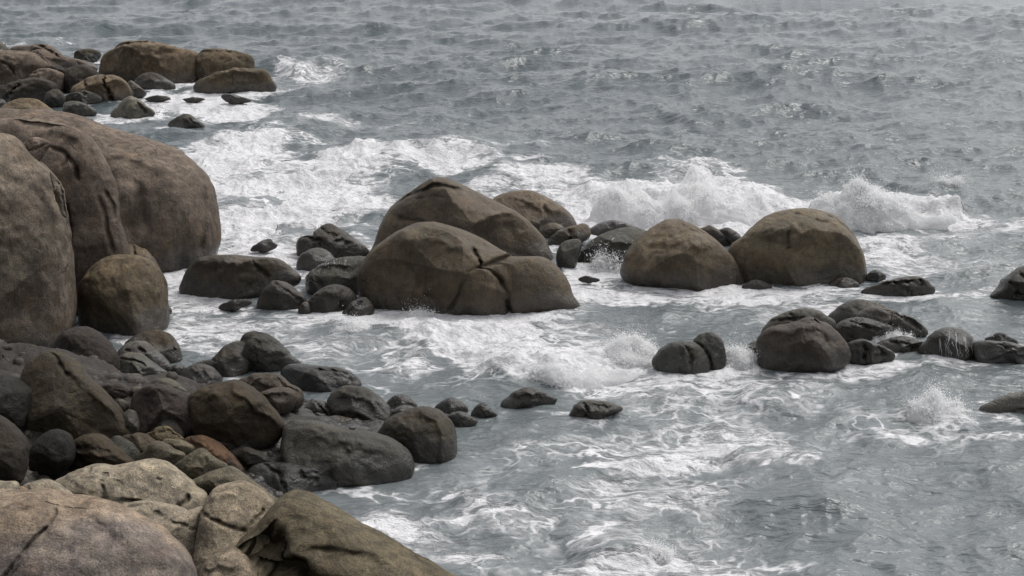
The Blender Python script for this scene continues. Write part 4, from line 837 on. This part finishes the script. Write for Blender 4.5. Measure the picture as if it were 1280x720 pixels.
def build_splashes():
    for n_, line in enumerate(SPLASH.strip().split('\n')):
        name, cat, label, cy, th, nd, reach, nj, jh, size, outl = [q.strip() for q in line.split('|')]
        outline = [tuple(map(float, p.split(','))) for p in outl.split()]
        seed = zlib.crc32(label.encode()) % 100003; rs = np.random.RandomState(seed)
        X, c, quads, tris, cav, T, grid = inflate(outline, float(th), seed, detail=1.0, lump=1.6, facets=0, stretch=1.5, expo=.95, lean=.85 if name == 'breaking_wave' else 1.15)
        P, s = place(X, c, float(cy), 0.0, grid, T)
        mid = P.mean(0); nr = P-mid; ln = np.linalg.norm(nr, axis=1)[:, None]; nr = nr/(ln+1e-6)
        P[:, 2] = np.where(P[:, 2] > -.3, (P[:, 2]+.3)*np.clip(.95+.75*fbm(np.stack([P[:, 0]*1.1, P[:, 1]*.5, 0*P[:, 0]], 1), 3, seed % 43), .35, 1.4)*(.68 if 'broad' in label or 'rolling' in label else 1)-.3, P[:, 2])
        # the crest is torn into tongues
        tp = np.clip((X[:, 1]-np.quantile(X[:, 1], .62))/(X[:, 1].max()-np.quantile(X[:, 1], .62)), 0, 1)*(X[:, 2] > -.9*T)
        tn = np.abs(fbm(np.stack([P[:, 0]*3.2, P[:, 1]*1.1, P[:, 2]*.6], 1), 4, seed % 41, .6))
        P[:, 2] += tp*(tn-.18)*1.1*float(jh)
        b = (1-np.abs(fbm(P*2.2, 4, seed % 50, .55)))-.75
        P = P+nr*(b*.27*min(1, ln.mean()*1.1)+fbm(P*6, 4, seed % 31, .6)*.07)[:, None]
        base = np.array([mid[0], mid[1], 0.0])
        o = mesh_obj(name, P-base, quads, WHITE, tris=tris); o.location = base
        tag(o, label, cat, 'white water breaking among the rocks', 'thing')
        # spray: thick over the body, thinning outward, with thrown jets
        nd, nj, reach, jh, size = int(int(nd)*(.45 if name == 'breaking_wave' else .9)), int(int(nj)*.5), float(reach), float(jh), float(size)
        Q = P-base
        ok = np.where((Q[:, 2] > -.1) & (X[:, 2] > -.6*T))[0]
        hz = (Q[ok, 2]-Q[ok, 2].min())/(np.ptp(Q[ok, 2])+1e-6); wgt = hz**3+.02; wgt = wgt*np.clip(.35+1.6*fbm(P[ok]*1.3, 2, 77), .04, 3); wgt /= wgt.sum()
        k = ok[rs.choice(len(ok), nd, p=wgt)]
        off = rs.exponential(.30, nd)*reach
        dirn = nr[k]*.7+rs.normal(size=(nd, 3))*.45+np.array([0, 0, .35])
        C1 = Q[k]+dirn*off[:, None]+rs.normal(size=(nd, 3))*.03
        S1 = size*np.exp(rs.normal(size=nd)*.5)*np.interp(off/reach, [0, .3, .8], [1.5, .9, .5])
        top = ok[Q[ok, 2] > np.quantile(Q[ok, 2], .55)]
        C2 = []; S2 = []
        for _ in range(nj):
            p0 = Q[top[rs.randint(len(top))]]
            v = np.array([rs.normal()*.45, rs.normal()*.35-.1, 1.0])*jh*rs.uniform(.4, 1.15)*2.2
            m = rs.randint(25, 90); tt = rs.rand(m)**1.3*.62
            pth = p0+v*tt[:, None]*1.0-np.array([0, 0, 1.])*(tt**2*jh*2.0)[:, None]
            C2.append(pth+rs.normal(size=(m, 3))*(.02+.16*tt[:, None]*jh)); S2.append(size*np.interp(tt, [0, .6], [1.35, .55])*np.exp(rs.normal(size=m)*.45))
        C = np.concatenate([C1]+C2); S = np.concatenate([S1]+S2)
        m = C[:, 2] > -.15
        droplets('spray', C[m], S[m], o, seed)
# ------------------------------------------------------------------ light
def build_light():
    w = bpy.data.worlds.new('World'); SC.world = w; w.use_nodes = True; t = w.node_tree; t.nodes.clear()
    el, az = R(54), R(48)          # sun high behind the cloud, out over the sea and well to the right
    sky = t.nodes.new('ShaderNodeTexSky'); sky.sky_type = 'NISHITA'; sky.sun_disc = False
    sky.sun_elevation = el; sky.sun_rotation = az; sky.air_density = 1.0; sky.dust_density = 2.0; sky.ozone_density = 1.0
    hs = t.nodes.new('ShaderNodeHueSaturation'); hs.inputs['Hue'].default_value = .515; hs.inputs['Saturation'].default_value = .13; hs.inputs['Value'].default_value = OPT['skyv']
    bg = t.nodes.new('ShaderNodeBackground'); bg.inputs[1].default_value = OPT['sky']
    o = t.nodes.new('ShaderNodeOutputWorld')
    t.links.new(sky.outputs[0], hs.inputs['Color']); t.links.new(hs.outputs[0], bg.inputs[0]); t.links.new(bg.outputs[0], o.inputs[0])
    l = bpy.data.lights.new('sun', 'SUN'); l.energy = OPT['sun']; l.angle = R(22); l.color = (1, .97, .93)
    so = bpy.data.objects.new('sun', l); COL.objects.link(so)
    d = Vector((math.sin(az)*math.cos(el), math.cos(az)*math.cos(el), math.sin(el)))   # toward the sun
    so.rotation_euler = d.to_track_quat('Z', 'Y').to_euler(); so.location = (0, 0, 60)
    SC.view_settings.view_transform = 'Standard'; SC.view_settings.look = 'None'; SC.view_settings.exposure = 0

OPT = dict(row=1.0, cols=1100, sky=.15, skyv=1.1, sun=1.5)
build_light()
build_shore()
build_shade_hill()
build_gravel()
build_rocks()
build_splashes()
build_sea()
SC.cycles.use_denoising = True
SC.cycles.max_bounces = 14; SC.cycles.diffuse_bounces = 12; SC.cycles.glossy_bounces = 3; SC.cycles.transmission_bounces = 8
